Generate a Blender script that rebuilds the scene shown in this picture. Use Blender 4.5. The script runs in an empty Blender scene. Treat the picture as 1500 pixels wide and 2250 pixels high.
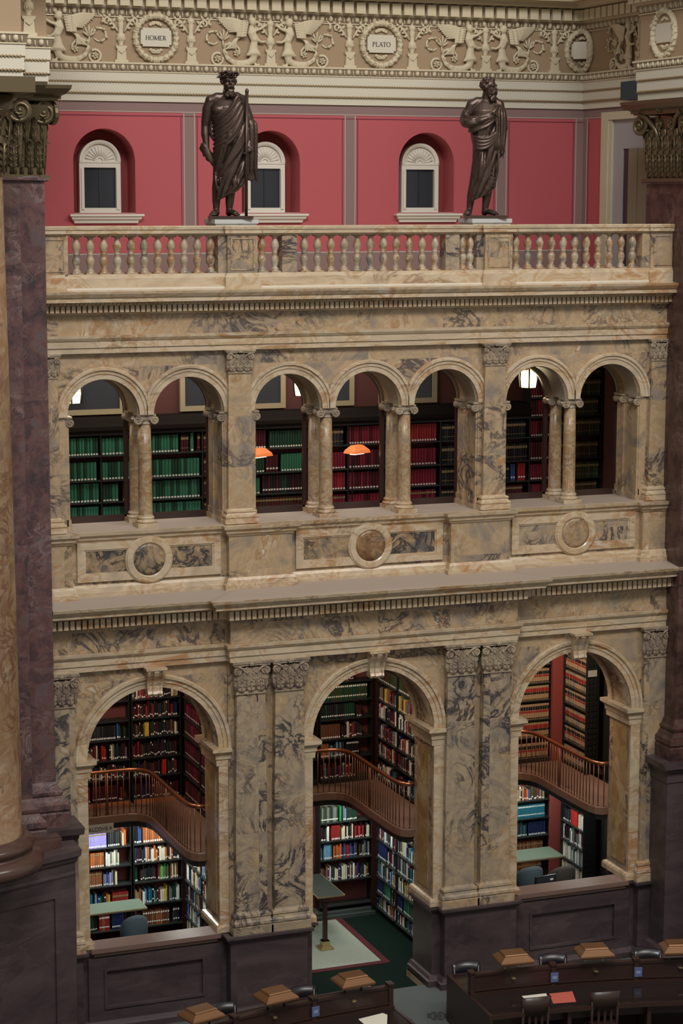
import bpy, bmesh, math, random
from mathutils import Vector, Matrix
random.seed(7)
SC = bpy.context.scene
COL = SC.collection
PI = math.pi

# ---------------------------------------------------------------- camera
cd = bpy.data.cameras.new('camera'); cam = bpy.data.objects.new('camera', cd); COL.objects.link(cam)
R_ = Vector((0.9341865, -0.3567808, 0.0017276)); U_ = Vector((0.0520578, 0.1410939, 0.9886266)); F_ = Vector((0.3529667, 0.9234717, -0.1503812))
CAMPOS = Vector((-12.2085, -30.5424, 12.9993))
cam.matrix_world = Matrix(((R_.x, U_.x, -F_.x, CAMPOS.x), (R_.y, U_.y, -F_.y, CAMPOS.y), (R_.z, U_.z, -F_.z, CAMPOS.z), (0, 0, 0, 1)))
cd.sensor_fit = 'VERTICAL'; cd.sensor_height = 36; cd.lens = 4600 / 2250 * 36; cd.clip_end = 200
SC.camera = cam

# ---------------------------------------------------------------- world, light, exposure
SC.view_settings.view_transform = 'Standard'; SC.view_settings.look = 'None'
SC.view_settings.exposure = 0.03; SC.view_settings.gamma = 1.0; SC.view_settings.use_curve_mapping = False
SC.cycles.max_bounces = 5; SC.cycles.diffuse_bounces = 3; SC.cycles.glossy_bounces = 3; SC.cycles.transmission_bounces = 3
SC.cycles.use_denoising = True; SC.cycles.sample_clamp_indirect = 4.0
SC.cycles.caustics_reflective = False; SC.cycles.caustics_refractive = False
w = bpy.data.worlds.new('World'); SC.world = w; w.use_nodes = True
bg = w.node_tree.nodes['Background']; bg.inputs[0].default_value = (1.0, 0.955, 0.90, 1); bg.inputs[1].default_value = 0.40

def aim(o, p):
    o.rotation_euler = (Vector(p) - o.location).to_track_quat('-Z', 'Y').to_euler()
def area(name, loc, tgt, sx, sy, power, color=(1, 1, 1)):
    l = bpy.data.lights.new(name, 'AREA'); l.shape = 'RECTANGLE'; l.size = sx; l.size_y = sy; l.energy = power; l.color = color
    o = bpy.data.objects.new(name, l); COL.objects.link(o); o.location = loc; aim(o, tgt); return o
# daylight from the lunette windows high in the dome over the reading room
area('dome_window_light', (-7, -20, 30), (0, 0, 8), 10, 6, 4900, (0.93, 0.96, 1.0))
area('dome_window_light', (9, -20, 29), (0, 0, 8), 10, 6, 2300, (1.0, 0.93, 0.84))

# ---------------------------------------------------------------- object helpers
def tag(o, label=None, cat=None, group=None, kind=None):
    if label: o['label'] = label
    if cat: o['category'] = cat
    if group: o['group'] = group
    if kind: o['kind'] = kind
    return o
def empty(name, loc=(0, 0, 0), rz=0, label=None, cat=None, group=None):
    o = bpy.data.objects.new(name, None); COL.objects.link(o); o.empty_display_size = .1
    o.location = loc; o.rotation_euler = (0, 0, rz)
    return tag(o, label, cat, group)
def kids(o): return [c for c in KIDS.get(o.name, [])]
KIDS = {}
def setparent(c, p):
    c.parent = p; KIDS.setdefault(p.name, []).append(c)
def copy_tree(o, parent=None):
    c = o.copy(); COL.objects.link(c)
    if parent: setparent(c, parent)
    for ch in kids(o): copy_tree(ch, c)
    return c
class MB:
    """collects shapes; build() links them as ONE mesh object"""
    def __init__(s): s.v = []; s.f = []; s.mi = []; s.sm = []; s.cur = 0; s.smooth = False
    def add(s, vs, fs, smooth=None):
        n = len(s.v); s.v += [tuple(p) for p in vs]
        sm = s.smooth if smooth is None else smooth
        for f in fs: s.f.append(tuple(i + n for i in f)); s.mi.append(s.cur); s.sm.append(sm)
        return s
    def box(s, x0, x1, y0, y1, z0, z1):
        vs = [(x, y, z) for z in (z0, z1) for y in (y0, y1) for x in (x0, x1)]
        return s.add(vs, [(0, 2, 3, 1), (4, 5, 7, 6), (0, 1, 5, 4), (2, 6, 7, 3), (0, 4, 6, 2), (1, 3, 7, 5)], False)
    def obox(s, c, ax, ay, az):
        """box from centre and three half-axis vectors"""
        c, ax, ay, az = Vector(c), Vector(ax), Vector(ay), Vector(az)
        vs = [c + ax * i + ay * j + az * k for k in (-1, 1) for j in (-1, 1) for i in (-1, 1)]
        return s.add(vs, [(0, 2, 3, 1), (4, 5, 7, 6), (0, 1, 5, 4), (2, 6, 7, 3), (0, 4, 6, 2), (1, 3, 7, 5)], False)
    def prism(s, poly, z0, z1, M=None, smooth=False):
        n = len(poly); vs = [Vector((p[0], p[1], z0)) for p in poly] + [Vector((p[0], p[1], z1)) for p in poly]
        if M is not None: vs = [M @ v for v in vs]
        fs = [tuple(range(n - 1, -1, -1)), tuple(range(n, 2 * n))]
        s.add(vs, fs, False)
        return s.add(vs, [(i, (i + 1) % n, n + (i + 1) % n, n + i) for i in range(n)], smooth)
    def loft(s, rings, closed=True, cap=True, smooth=True):
        n = len(rings[0]); vs = [p for r in rings for p in r]; fs = []
        for i in range(len(rings) - 1):
            for j in range(n if closed else n - 1):
                k = (j + 1) % n
                fs.append((i * n + j, i * n + k, (i + 1) * n + k, (i + 1) * n + j))
        s.add(vs, fs, smooth)
        if cap and closed:
            s.add(rings[0], [tuple(range(n - 1, -1, -1))], False); s.add(rings[-1], [tuple(range(n))], False)
        return s
    def lathe(s, prof, c=(0, 0, 0), n=20, smooth=True, sx=1, sy=1):
        rings = [[(c[0] + r * sx * math.cos(2 * PI * j / n), c[1] + r * sy * math.sin(2 * PI * j / n), c[2] + z) for j in range(n)] for r, z in prof]
        return s.loft(rings, smooth=smooth)
    def tube(s, pts, r, n=8, cap=True, smooth=True, sq=None):
        """round sweep; r a number or one per point; sq=(axis vector, factor) flattens it"""
        pts = [Vector(p) for p in pts]; m = len(pts)
        rs = r if hasattr(r, '__len__') else [r] * m
        rings = []; up = None
        for i, p in enumerate(pts):
            d = (pts[min(i + 1, m - 1)] - pts[max(i - 1, 0)])
            d = d.normalized() if d.length > 1e-9 else Vector((0, 0, 1))
            if up is None:
                up = Vector((0, 1, 0)) if abs(d.y) < .9 else Vector((1, 0, 0))
            a = (up - d * up.dot(d)).normalized(); b = d.cross(a); up = a
            ring = []
            for j in range(n):
                t = 2 * PI * j / n; q = (a * math.cos(t) + b * math.sin(t)) * rs[i]
                if sq: ax = Vector(sq[0]); q = q - ax * q.dot(ax) * (1 - sq[1])
                ring.append(p + q)
            rings.append(ring)
        return s.loft(rings, cap=cap, smooth=smooth)
    def ball(s, c, rx, ry=None, rz=None, n=10, m=6, M=None):
        ry = rx if ry is None else ry; rz = rx if rz is None else rz
        vs = [Vector((0, 0, -1))]
        for i in range(1, m):
            t = -PI / 2 + PI * i / m
            for j in range(n):
                a = 2 * PI * j / n; vs.append(Vector((math.cos(t) * math.cos(a), math.cos(t) * math.sin(a), math.sin(t))))
        vs.append(Vector((0, 0, 1)))
        fs = [(0, 1 + (j + 1) % n, 1 + j) for j in range(n)]
        for i in range(m - 2):
            for j in range(n):
                k = (j + 1) % n; fs.append((1 + i * n + j, 1 + i * n + k, 1 + (i + 1) * n + k, 1 + (i + 1) * n + j))
        L = len(vs) - 1; b = 1 + (m - 2) * n
        fs += [(b + j, b + (j + 1) % n, L) for j in range(n)]
        vs = [Vector((v.x * rx, v.y * ry, v.z * rz)) for v in vs]
        if M is not None: vs = [M @ v for v in vs]
        vs = [v + Vector(c) for v in vs]
        return s.add(vs, fs, True)
    def mould(s, prof, path, closed=False, smooth=False):
        """closed profile [(out, z)] swept along a plan path; out is to the right of travel (-y when going +x)"""
        P = [Vector((p[0], p[1])) for p in path]; m = len(P); rings = []
        for i in range(m):
            if closed: d0 = P[i] - P[i - 1]; d1 = P[(i + 1) % m] - P[i]
            else:
                d1 = P[min(i + 1, m - 1)] - P[min(i, m - 2)]; d0 = P[max(i, 1)] - P[max(i - 1, 0)]
            d0.normalize(); d1.normalize()
            n0 = Vector((d0.y, -d0.x)); n1 = Vector((d1.y, -d1.x)); b = n0 + n1
            b = b / max(.2, b.dot(n0))
            rings.append([(P[i].x + b.x * o, P[i].y + b.y * o, z) for o, z in prof])
        if closed: rings.append(rings[0])
        return s.loft(rings, cap=not closed, smooth=smooth)
    def build(s, name, mat, parent=None, loc=None, fix=True, kind=None):
        me = bpy.data.meshes.new(name); me.from_pydata(s.v, [], s.f)
        mats = mat if isinstance(mat, (list, tuple)) else [mat]
        for m in mats: me.materials.append(m)
        me.polygons.foreach_set('material_index', s.mi); me.polygons.foreach_set('use_smooth', s.sm)
        if fix:
            b = bmesh.new(); b.from_mesh(me); bmesh.ops.remove_doubles(b, verts=b.verts, dist=1e-5)
            bmesh.ops.recalc_face_normals(b, faces=b.faces); b.to_mesh(me); b.free()
        me.update()
        o = bpy.data.objects.new(name, me); COL.objects.link(o)
        if loc: o.location = loc
        if parent: setparent(o, parent)
        if kind: o['kind'] = kind
        return o
def melt(o, size, smooth=6):
    """fuse the overlapping shapes of a sculpture into one continuous surface"""
    m = o.modifiers.new('r', 'REMESH'); m.mode = 'VOXEL'; m.voxel_size = size; m.use_smooth_shade = True
    if smooth:
        k = o.modifiers.new('s', 'SMOOTH'); k.factor = .5; k.iterations = smooth
    dg = bpy.context.evaluated_depsgraph_get(); me = bpy.data.meshes.new_from_object(o.evaluated_get(dg))
    mats = list(o.data.materials); o.modifiers.clear(); o.data = me
    if not me.materials:
        for q in mats: me.materials.append(q)
    me.polygons.foreach_set('use_smooth', [True] * len(me.polygons))
    return o

# ---------------------------------------------------------------- materials
def mat(name, col, rough=.5, metal=0.0, spec=.5, emit=None):
    m = bpy.data.materials.new(name); m.use_nodes = True; b = m.node_tree.nodes['Principled BSDF']
    b.inputs['Base Color'].default_value = (*col, 1); b.inputs['Roughness'].default_value = rough; b.inputs['Metallic'].default_value = metal
    b.inputs['Specular IOR Level'].default_value = spec
    if emit: b.inputs['Emission Color'].default_value = (*emit[0], 1); b.inputs['Emission Strength'].default_value = emit[1]
    return m
class NT:
    def __init__(s, m): s.t = m.node_tree; s.b = s.t.nodes['Principled BSDF']
    def n(s, k, **kw):
        x = s.t.nodes.new(k)
        for a, v in kw.items():
            if a.startswith('i_'): x.inputs[a[2:].replace('_', ' ')].default_value = v
            else: setattr(x, a, v)
        return x
    def l(s, a, b): s.t.links.new(a, b)
    def ramp(s, fac, stops):
        r = s.n('ShaderNodeValToRGB'); e = r.color_ramp.elements
        while len(e) < len(stops): e.new(.5)
        for q, (p, c) in zip(e, stops): q.position = p; q.color = (*c, 1) if len(c) == 3 else c
        s.l(fac, r.inputs[0]); return r.outputs[0]
    def mix(s, fac, a, b, mode='MIX'):
        x = s.n('ShaderNodeMix', data_type='RGBA', blend_type=mode)
        for i, v in ((0, fac), (6, a), (7, b)):
            if hasattr(v, 'links'): s.l(v, x.inputs[i])
            else: x.inputs[i].default_value = v if i == 0 else (*v, 1)
        return x.outputs[2]
    def math(s, op, a, b=0.0):
        x = s.n('ShaderNodeMath', operation=op)
        for i, v in ((0, a), (1, b)):
            if hasattr(v, 'links'): s.l(v, x.inputs[i])
            else: x.inputs[i].default_value = v
        return x.outputs[0]
def marble(name, stops, vein, vein_amt, scale=1.0, slab=(1.25, .8), crack=.5, rough=.3, squash=1.0, cell=.35):
    m = mat(name, (.5, .5, .5), rough, spec=.4); t = NT(m)
    pos = t.n('ShaderNodeNewGeometry').outputs['Position']
    # each slab is cut from another block: shift the figure slab by slab
    a = t.n('ShaderNodeVectorMath', operation='DIVIDE'); t.l(pos, a.inputs[0]); a.inputs[1].default_value = (slab[0], 1.6, slab[1])
    f = t.n('ShaderNodeVectorMath', operation='FLOOR'); t.l(a.outputs[0], f.inputs[0])
    wn = t.n('ShaderNodeTexWhiteNoise', noise_dimensions='3D'); t.l(f.outputs[0], wn.inputs['Vector'])
    sc = t.n('ShaderNodeVectorMath', operation='MULTIPLY_ADD'); t.l(wn.outputs['Color'], sc.inputs[0]); sc.inputs[1].default_value = (17, 17, 17); t.l(pos, sc.inputs[2])
    p = sc.outputs[0]
    if squash != 1.0:
        q = t.n('ShaderNodeVectorMath', operation='MULTIPLY'); t.l(p, q.inputs[0]); q.inputs[1].default_value = (squash, 1, 1)
        k = t.n('ShaderNodeVectorRotate', rotation_type='Y_AXIS'); t.l(q.outputs[0], k.inputs['Vector']); k.inputs['Angle'].default_value = .35; p = k.outputs[0]
    n1 = t.n('ShaderNodeTexNoise', i_Scale=1.5 * scale, i_Detail=5.0, i_Roughness=.52, i_Distortion=1.3); t.l(p, n1.inputs['Vector'])
    n2 = t.n('ShaderNodeTexNoise', i_Scale=1.4 * scale, i_Detail=6.0, i_Roughness=.64, i_Distortion=2.2)
    o = t.n('ShaderNodeVectorMath', operation='ADD'); t.l(p, o.inputs[0]); o.inputs[1].default_value = (31, 7, 3); t.l(o.outputs[0], n2.inputs['Vector'])
    # fragments of broken stone
    ds = t.n('ShaderNodeVectorMath', operation='MULTIPLY_ADD'); t.l(n2.outputs['Color'], ds.inputs[0]); ds.inputs[1].default_value = (.55, .55, .55); t.l(p, ds.inputs[2])
    vo = t.n('ShaderNodeTexVoronoi', feature='F1', i_Scale=4.2 * scale); t.l(ds.outputs[0], vo.inputs['Vector'])
    ve = t.n('ShaderNodeTexVoronoi', feature='DISTANCE_TO_EDGE', i_Scale=4.2 * scale); t.l(ds.outputs[0], ve.inputs['Vector'])
    sx = t.n('ShaderNodeSeparateColor'); t.l(vo.outputs['Color'], sx.inputs[0])
    fac = t.math('ADD', n1.outputs['Fac'], t.math('MULTIPLY', t.math('SUBTRACT', sx.outputs[0], .5), cell * .5))
    base = t.ramp(fac, stops)
    n3 = t.n('ShaderNodeTexNoise', i_Scale=.85 * scale, i_Detail=3.0, i_Roughness=.55); t.l(o.outputs[0], n3.inputs['Vector'])
    patch = t.ramp(n3.outputs['Fac'], [(.56 - .14 * vein_amt, (0, 0, 0)), (.70 - .14 * vein_amt, (1, 1, 1))])
    # dark veins where the second noise crosses its middle; they swell to blotches inside the patches
    d = t.math('ABSOLUTE', t.math('SUBTRACT', n2.outputs['Fac'], .5))
    d2 = t.math('SUBTRACT', d, t.math('MULTIPLY', t.math('POWER', patch, 2.0), .02 * vein_amt))
    v = t.ramp(d2, [(0.0, (1, 1, 1)), (.012, (.55, .55, .55)), (.045, (0, 0, 0))])
    pm = t.math('ADD', t.math('MULTIPLY', patch, .85), .15)
    c1 = t.mix(t.math('MULTIPLY', t.math('MULTIPLY', v, pm), min(.92, .5 + vein_amt * .45)), base, vein)
    cr = t.ramp(ve.outputs['Distance'], [(0.0, (1, 1, 1)), (.02, (.6, .6, .6)), (.085, (0, 0, 0))])
    c2 = t.mix(t.math('MULTIPLY', t.math('MULTIPLY', cr, t.math('ADD', t.math('MULTIPLY', patch, .7), .3)), crack), c1, tuple(x * .6 + y for x, y in zip(vein, (.10, .07, .045))))
    t.l(c2, t.b.inputs['Base Color'])
    return m
M = {}
OC = (.37, .215, .10); CR = (.46, .345, .22); LI = (.57, .47, .345); GR = (.29, .245, .21); VD = (.055, .045, .05); WH = (.62, .55, .46)
M['marble'] = marble('siena_marble', [(0.26, (0.226, 0.180, 0.141)), (0.36, (0.281, 0.219, 0.157)), (0.43, (0.353, 0.253, 0.153)), (0.50, (0.416, 0.295, 0.172)), (0.55, (0.380, 0.253, 0.133)), (0.60, (0.452, 0.343, 0.220)), (0.66, (0.335, 0.184, 0.078)), (0.74, (0.561, 0.472, 0.360))], VD, .8, .85, crack=.5, cell=.26, rough=.24)
M['trim'] = marble('pale_marble', [(0.28, (0.371, 0.293, 0.207)), (0.40, (0.473, 0.363, 0.236)), (0.47, (0.528, 0.417, 0.285)), (0.53, (0.426, 0.289, 0.154)), (0.57, (0.528, 0.417, 0.285)), (0.65, (0.371, 0.200, 0.083)), (0.74, (0.556, 0.470, 0.364))], (.22, .12, .065), .45, 1.1, (1.9, 5), .15, squash=.5, cell=.1, rough=.22)
M['vein'] = marble('veined_marble', [(0.26, (0.208, 0.172, 0.141)), (0.38, (0.294, 0.227, 0.158)), (0.48, (0.379, 0.286, 0.179)), (0.55, (0.303, 0.231, 0.163)), (0.63, (0.398, 0.267, 0.141)), (0.74, (0.436, 0.349, 0.252))], (.028, .026, .036), 1.0, .95, (1.0, 1.5), .5, cell=.22)
M['panel'] = marble('brown_panel_marble', [(.30, (.12, .105, .09)), (.44, (.27, .19, .11)), (.54, (.36, .25, .14)), (.62, (.25, .14, .06)), (.72, (.42, .34, .24))], (.025, .025, .03), 1.2, 1.3, (1.6, 2), .5, cell=.4)
M['brown'] = marble('brown_disc_marble', [(.32, (.11, .05, .025)), (.48, (.22, .115, .05)), (.60, (.31, .19, .09)), (.7, (.16, .11, .08))], (.04, .025, .02), .9, 1.3, (3, 3), .4)
M['ochre'] = marble('ochre_marble', [(.3, (.27, .155, .06)), (.45, (.37, .24, .105)), (.55, (.30, .18, .075)), (.65, (.43, .31, .17))], (.2, .1, .04), .5, .7, (3, 4), .25)
M['column'] = marble('column_marble', [(0.30, (0.247, 0.180, 0.114)), (0.43, (0.370, 0.266, 0.157)), (0.52, (0.275, 0.162, 0.071)), (0.58, (0.399, 0.294, 0.180)), (0.68, (0.304, 0.176, 0.076))], (.15, .08, .045), .6, 1.6, (9, 4), .35)
M['baluster'] = marble('baluster_marble', [(.32, (.17, .155, .13)), (.42, (.33, .255, .165)), (.50, (.42, .315, .20)), (.56, (.28, .145, .05)), (.66, (.40, .33, .24))], (.14, .085, .05), .5, .8, (.21, 9), .25)
M['purple'] = marble('purple_marble', [(.30, (.042, .028, .03)), (.46, (.085, .042, .042)), (.58, (.125, .058, .05)), (.7, (.10, .07, .07))], (.24, .17, .155), .45, 1.6, (2.2, 2.0), .3)
M['red_marble'] = marble('red_marble', [(0.30, (0.030, 0.015, 0.014)), (0.48, (0.061, 0.027, 0.022)), (0.65, (0.094, 0.048, 0.038))], (.18, .11, .09), .35, 1.6, (2.2, 2.6), .3)
M['yellow'] = marble('yellow_column_marble', [(.30, (.17, .10, .055)), (.45, (.28, .18, .105)), (.55, (.23, .125, .055)), (.66, (.31, .225, .145))], (.13, .055, .025), .8, 1.0, (9, 5), .35)
M['dark'] = marble('dark_marble', [(.3, (.045, .031, .032)), (.55, (.068, .047, .047)), (.75, (.088, .062, .061))], (.12, .09, .085), .2, 1.2, (2.4, 3), .05, .4, squash=.35)
M['cream'] = mat('cream_plaster', (.58, .52, .40), .7)
M['relief'] = mat('relief_plaster', (.56, .47, .31), .65)
M['tan'] = mat('tan_ground', (.33, .225, .13), .75)
M['gilt'] = mat('dull_gilt', (.28, .19, .09), .5, .3)
M['eggs'] = mat('egg_ground', (.23, .17, .11), .65)
M['white'] = mat('white_paint', (.64, .58, .48), .55)
M['whiteblock'] = mat('white_marble', (.45, .45, .43), .4)
M['red'] = mat('red_paint', (.42, .077, .085), .75)
M['reddark'] = mat('niche_red', (.24, .035, .03), .75)
M['mauve'] = mat('mauve_border', (.23, .14, .125), .75)
M['line'] = mat('pale_line', (.42, .33, .27), .75)
M['thin'] = mat('dark_line', (.16, .02, .035), .75)
M['glassdark'] = mat('night_glass', (.028, .03, .036), .15)
M['bronze'] = mat('bronze', (.085, .055, .042), .38, .7)
M['capbronze'] = mat('gilded_bronze', (.15, .112, .06), .36, .65)
M['gtop'] = mat('dark_case_top', (.012, .009, .008), .85, spec=.1)
M['iron'] = mat('black_iron', (.012, .013, .012), .5)
M['shelf'] = mat('shelf_iron', (.018, .022, .02), .4)
M['wallbrown'] = mat('alcove_red', (.11, .022, .018), .75)
M['redpillar'] = mat('alcove_red_pillar', (.25, .045, .035), .7)
M['copper'] = mat('copper', (.52, .19, .09), .3, .85)
M['balust'] = mat('copper_bar', (.22, .09, .05), .38, .6)
M['kick'] = mat('lit_copper_paint', (.50, .17, .07), .5)  # kickboard copper, the light it reflects put into the orange
M['fascia'] = mat('brown_fascia', (.17, .09, .056), .45)
M['floorbrown'] = mat('gallery_floor', (.25, .145, .098), .55)
M['ledge'] = mat('dull_ledge', (.36, .285, .225), .6)
M['shadedtop'] = mat('shaded_green_leather', (.014, .02, .014), .6, spec=.25)  # table green with the shading on the rug table put into its colour
M['glaretop'] = mat('glare_green_leather', (.095, .13, .095), .45)  # the same green lightened for the glare on the other table tops
M['brass'] = mat('brass', (.55, .42, .22), .35, .8)
M['wood'] = mat('dark_mahogany', (.035, .016, .012), .35)
M['deskglass'] = mat('desk_glass', (.022, .014, .012), .08)
M['lampwood'] = mat('lamp_copper', (.21, .10, .042), .38, .4)
M['chair'] = mat('grey_upholstery', (.06, .09, .105), .8)
M['blackchair'] = mat('black_leather', (.012, .011, .012), .25)
M['bluesign'] = mat('blue_card', (.09, .12, .25), .6)
M['paper'] = mat('paper', (.75, .70, .55), .7)
M['pink'] = mat('pink_folder', (.55, .12, .085), .6)
M['sign'] = mat('sign_plate', (.42, .40, .36), .6)
M['ink'] = mat('ink', (.05, .04, .035), .7)
M['screen'] = mat('black_screen', (.012, .012, .014), .2)
M['darkpanel'] = mat('blue_grey_grille', (.035, .045, .055), .7)
M['greypaint'] = mat('grey_door_paint', (.33, .31, .30), .6)
M['olive'] = mat('olive_door', (.20, .16, .095), .6)
M['lantern'] = mat('lantern_glass', (.9, .8, .6), .4, emit=((1.0, .78, .45), 1.9))
M['orange'] = mat('orange_shade', (.6, .17, .05), .5, emit=((1.0, .25, .06), .45))
M['glow'] = mat('lamp_tube', (.9, .9, .9), .4, emit=((.9, .95, 1.0), 6.0))
M['tube'] = mat('fluorescent_tube', (.9, .9, .9), .4, emit=((.93, 1.0, .93), 5.0))
def carpet(name, base, fig, s):
    m = mat(name, base, .95, spec=.1); t = NT(m)
    pos = t.n('ShaderNodeNewGeometry').outputs['Position']
    w1 = t.n('ShaderNodeTexWave', wave_type='BANDS', bands_direction='DIAGONAL', i_Scale=s, i_Distortion=.3); t.l(pos, w1.inputs['Vector'])
    nz = t.n('ShaderNodeTexNoise', i_Scale=30.0); t.l(pos, nz.inputs['Vector'])
    t.l(t.mix(t.math('MULTIPLY', w1.outputs['Fac'], nz.outputs['Fac']), base, fig), t.b.inputs['Base Color']); return m
M['greencarpet'] = carpet('dark_green_carpet', (.004, .011, .008), (.007, .017, .012), 9)
M['rug'] = carpet('pale_rug', (.24, .27, .22), (.42, .44, .37), 12)
M['rugred'] = mat('rug_border', (.07, .005, .009), .95)
M['greycarpet'] = carpet('grey_carpet', (.085, .095, .09), (.15, .16, .15), 14)
M['motif'] = mat('carpet_motif', (.035, .035, .03), .95)
# ================================================================ large structure
BAY = 3.657; HW = 1.055; ZS = 4.40; TH = .72
def arcade(mb, x0, x1, z0, z1, ops, yf, yb, n=28):
    """wall from x0..x1 with round-headed openings (cx, half width, spring z, sill z)"""
    xs = x0
    def solid(a, b):
        if b - a > 1e-4: mb.box(a, b, yf, yb, z0, z1)
    for cx, hw, zs, zb in ops:
        solid(xs, cx - hw); xs = cx + hw
        if zb > z0 + 1e-4: mb.box(cx - hw, cx + hw, yf, yb, z0, zb)
        arc = [(cx - hw * math.cos(PI * i / n), zs + hw * math.sin(PI * i / n)) for i in range(n + 1)]
        vs = []
        for y in (yf, yb): vs += [(x, y, z) for x, z in arc] + [(x, y, z1) for x, z in arc]
        m = n + 1; fs = []
        for i in range(n):
            fs += [(i, i + 1, m + i + 1, m + i), (2 * m + i, 3 * m + i, 3 * m + i + 1, 2 * m + i + 1), (m + i, m + i + 1, 3 * m + i + 1, 3 * m + i)]
        mb.add(vs, fs, False)
        mb.add(vs, [(i, 2 * m + i, 2 * m + i + 1, i + 1) for i in range(n)], True)
    solid(xs, x1)
def archring(mb, cx, cz, prof, n=36, t0=0., t1=PI, lo=-9, hi=9, smooth=False):
    rings = []
    for i in range(n + 1):
        t = t0 + (t1 - t0) * i / n
        rings.append([(cx + max(lo, min(hi, -r * math.cos(t))), y, cz + r * math.sin(t)) for r, y in prof])
    mb.loft(rings, smooth=smooth)
def rect_prof(o0, o1, z0, z1): return [(o0, z0), (o1, z0), (o1, z1), (o0, z1)]
def S(o): o['kind'] = 'structure'; return o
def frame(mb, x0, x1, z0, z1, wd, y0, y1):
    mb.box(x0, x1, y0, y1, z0, z0 + wd); mb.box(x0, x1, y0, y1, z1 - wd, z1); mb.box(x0, x0 + wd, y0, y1, z0 + wd, z1 - wd); mb.box(x1 - wd, x1, y0, y1, z0 + wd, z1 - wd)

# floors
b = MB(); b.box(-26, 26, -34, .0, -.2, 0.0); S(b.build('floor', M['greycarpet']))
b = MB(); b.box(-6.2, 6.2, .0, 4.6, -.3, -.12); S(b.build('floor_alcoves', M['greencarpet']))
b = MB()
for rr, n in ((13.55, 9), (14.55, 11), (15.1, 12), (13.0, 9)):
    for i in range(-n, n + 1):
        x = i * .62 + (.31 if rr in (14.55, 13.0) else 0)
        y = -16.4 + math.sqrt(rr * rr - x * x)
        if abs(x) > 6 or y > -.35: continue
        for k in range(8):
            t = k * PI / 4
            b.prism([(x + .14 * math.cos(t) + .05 * math.cos(a), y + .14 * math.sin(t) + .05 * math.sin(a)) for a in [j * PI / 3 for j in range(6)]], 0.0, .003)
        b.prism([(x + .075 * math.cos(a), y + .075 * math.sin(a)) for a in [j * PI / 4 for j in range(8)]], 0.0, .0035)
tag(b.build('carpet_motif', M['motif']), 'dark rosette pattern woven into the grey reading room carpet', 'carpet pattern', kind='stuff')

# lower arcade wall
YC = -.06
w = MB()
arcade(w, -5.305, -2.45, 1.35, 5.8, [(-BAY, HW, ZS, 1.35)], 0, TH)
arcade(w, -2.45, 2.45, 1.35, 5.8, [(0, HW, ZS, 1.35)], YC, TH)
arcade(w, 2.45, 5.305, 1.35, 5.8, [(BAY, HW, ZS, 1.35)], 0, TH)
S(w.build('wall_front', M['marble']))
# dark marble base below it
d = MB()
for s in (-1, 1):
    def bx(x0, x1, y0, y1, z0, z1): d.box(min(s * x0, s * x1), max(s * x0, s * x1), y0, y1, z0, z1)
    bx(2.45, BAY - HW, .0, TH + .03, -.12, 1.30); bx(BAY + HW, 5.30, .0, TH + .03, -.12, 1.30); bx(BAY - HW, BAY + HW, .0, .27, -.12, 1.28); bx(1.055, 2.45, YC, TH + .03, -.12, 1.30)
    bx(4.86, 5.31, -.15, .01, 0, 1.28); bx(1.2, 2.5, -.26, YC + .01, 0, 1.28)
    # raised frame round the sunk panel of the side bay
    for (x0, x1, z0, z1) in ((2.6, 4.75, .17, .36), (2.6, 4.75, 1.02, 1.2), (2.6, 2.86, .36, 1.02), (4.5, 4.75, .36, 1.02)): bx(x0, x1, -.035, .01, z0, z1)
    for (x0, x1, z0, z1) in ((2.86, 4.5, .36, .40), (2.86, 4.5, .98, 1.02), (2.86, 2.9, .4, .98), (4.46, 4.5, .4, .98)): bx(x0, x1, -.055, .01, z0, z1)
    P = [(5.33, -.15), (4.86, -.15), (4.86, 0), (2.5, 0), (2.5, -.26), (1.2, -.26), (1.2, YC), (1.055, YC), (1.055, TH + .03)]
    P = [(s * x, y) for x, y in P]
    if s > 0: P = P[::-1]
    d.mould([(-.02, 1.26), (.03, 1.26), (.045, 1.30), (.08, 1.32), (.08, 1.36), (-.02, 1.36)], P)
    d.mould([(-.02, 0), (.10, 0), (.10, .10), (.075, .12), (.05, .17), (-.02, .18)], P)
S(d.build('wall_base', M['dark']))
# broad counter slabs closing the two side arches
for i, s in enumerate((-1, 1)):
    b = MB(); b.box(s * BAY - HW + .002, s * BAY + HW - .002, -.09, .32, 1.30, 1.372); b.box(s * BAY - HW + .05, s * BAY + HW - .05, -.05, .29, 1.24, 1.30); b.box(s * BAY - HW, s * BAY + HW, .27, .74, 1.10, 1.13)
    S(b.build('trim_sill', mat('counter_slab_%d' % i, (.17, .105, .08), .42)))
# marble threshold blocks in the middle arch
b = MB()
for s in (-1, 1): b.mould([(0, -.12), (.10, -.12), (.10, .02), (.06, .05), (.05, .12), (0, .13)], [(-1.055, .06), (-1.055, TH + .05)] if s < 0 else [(1.055, TH + .05), (1.055, .06)])
S(b.build('trim_plinth', M['trim']))

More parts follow.
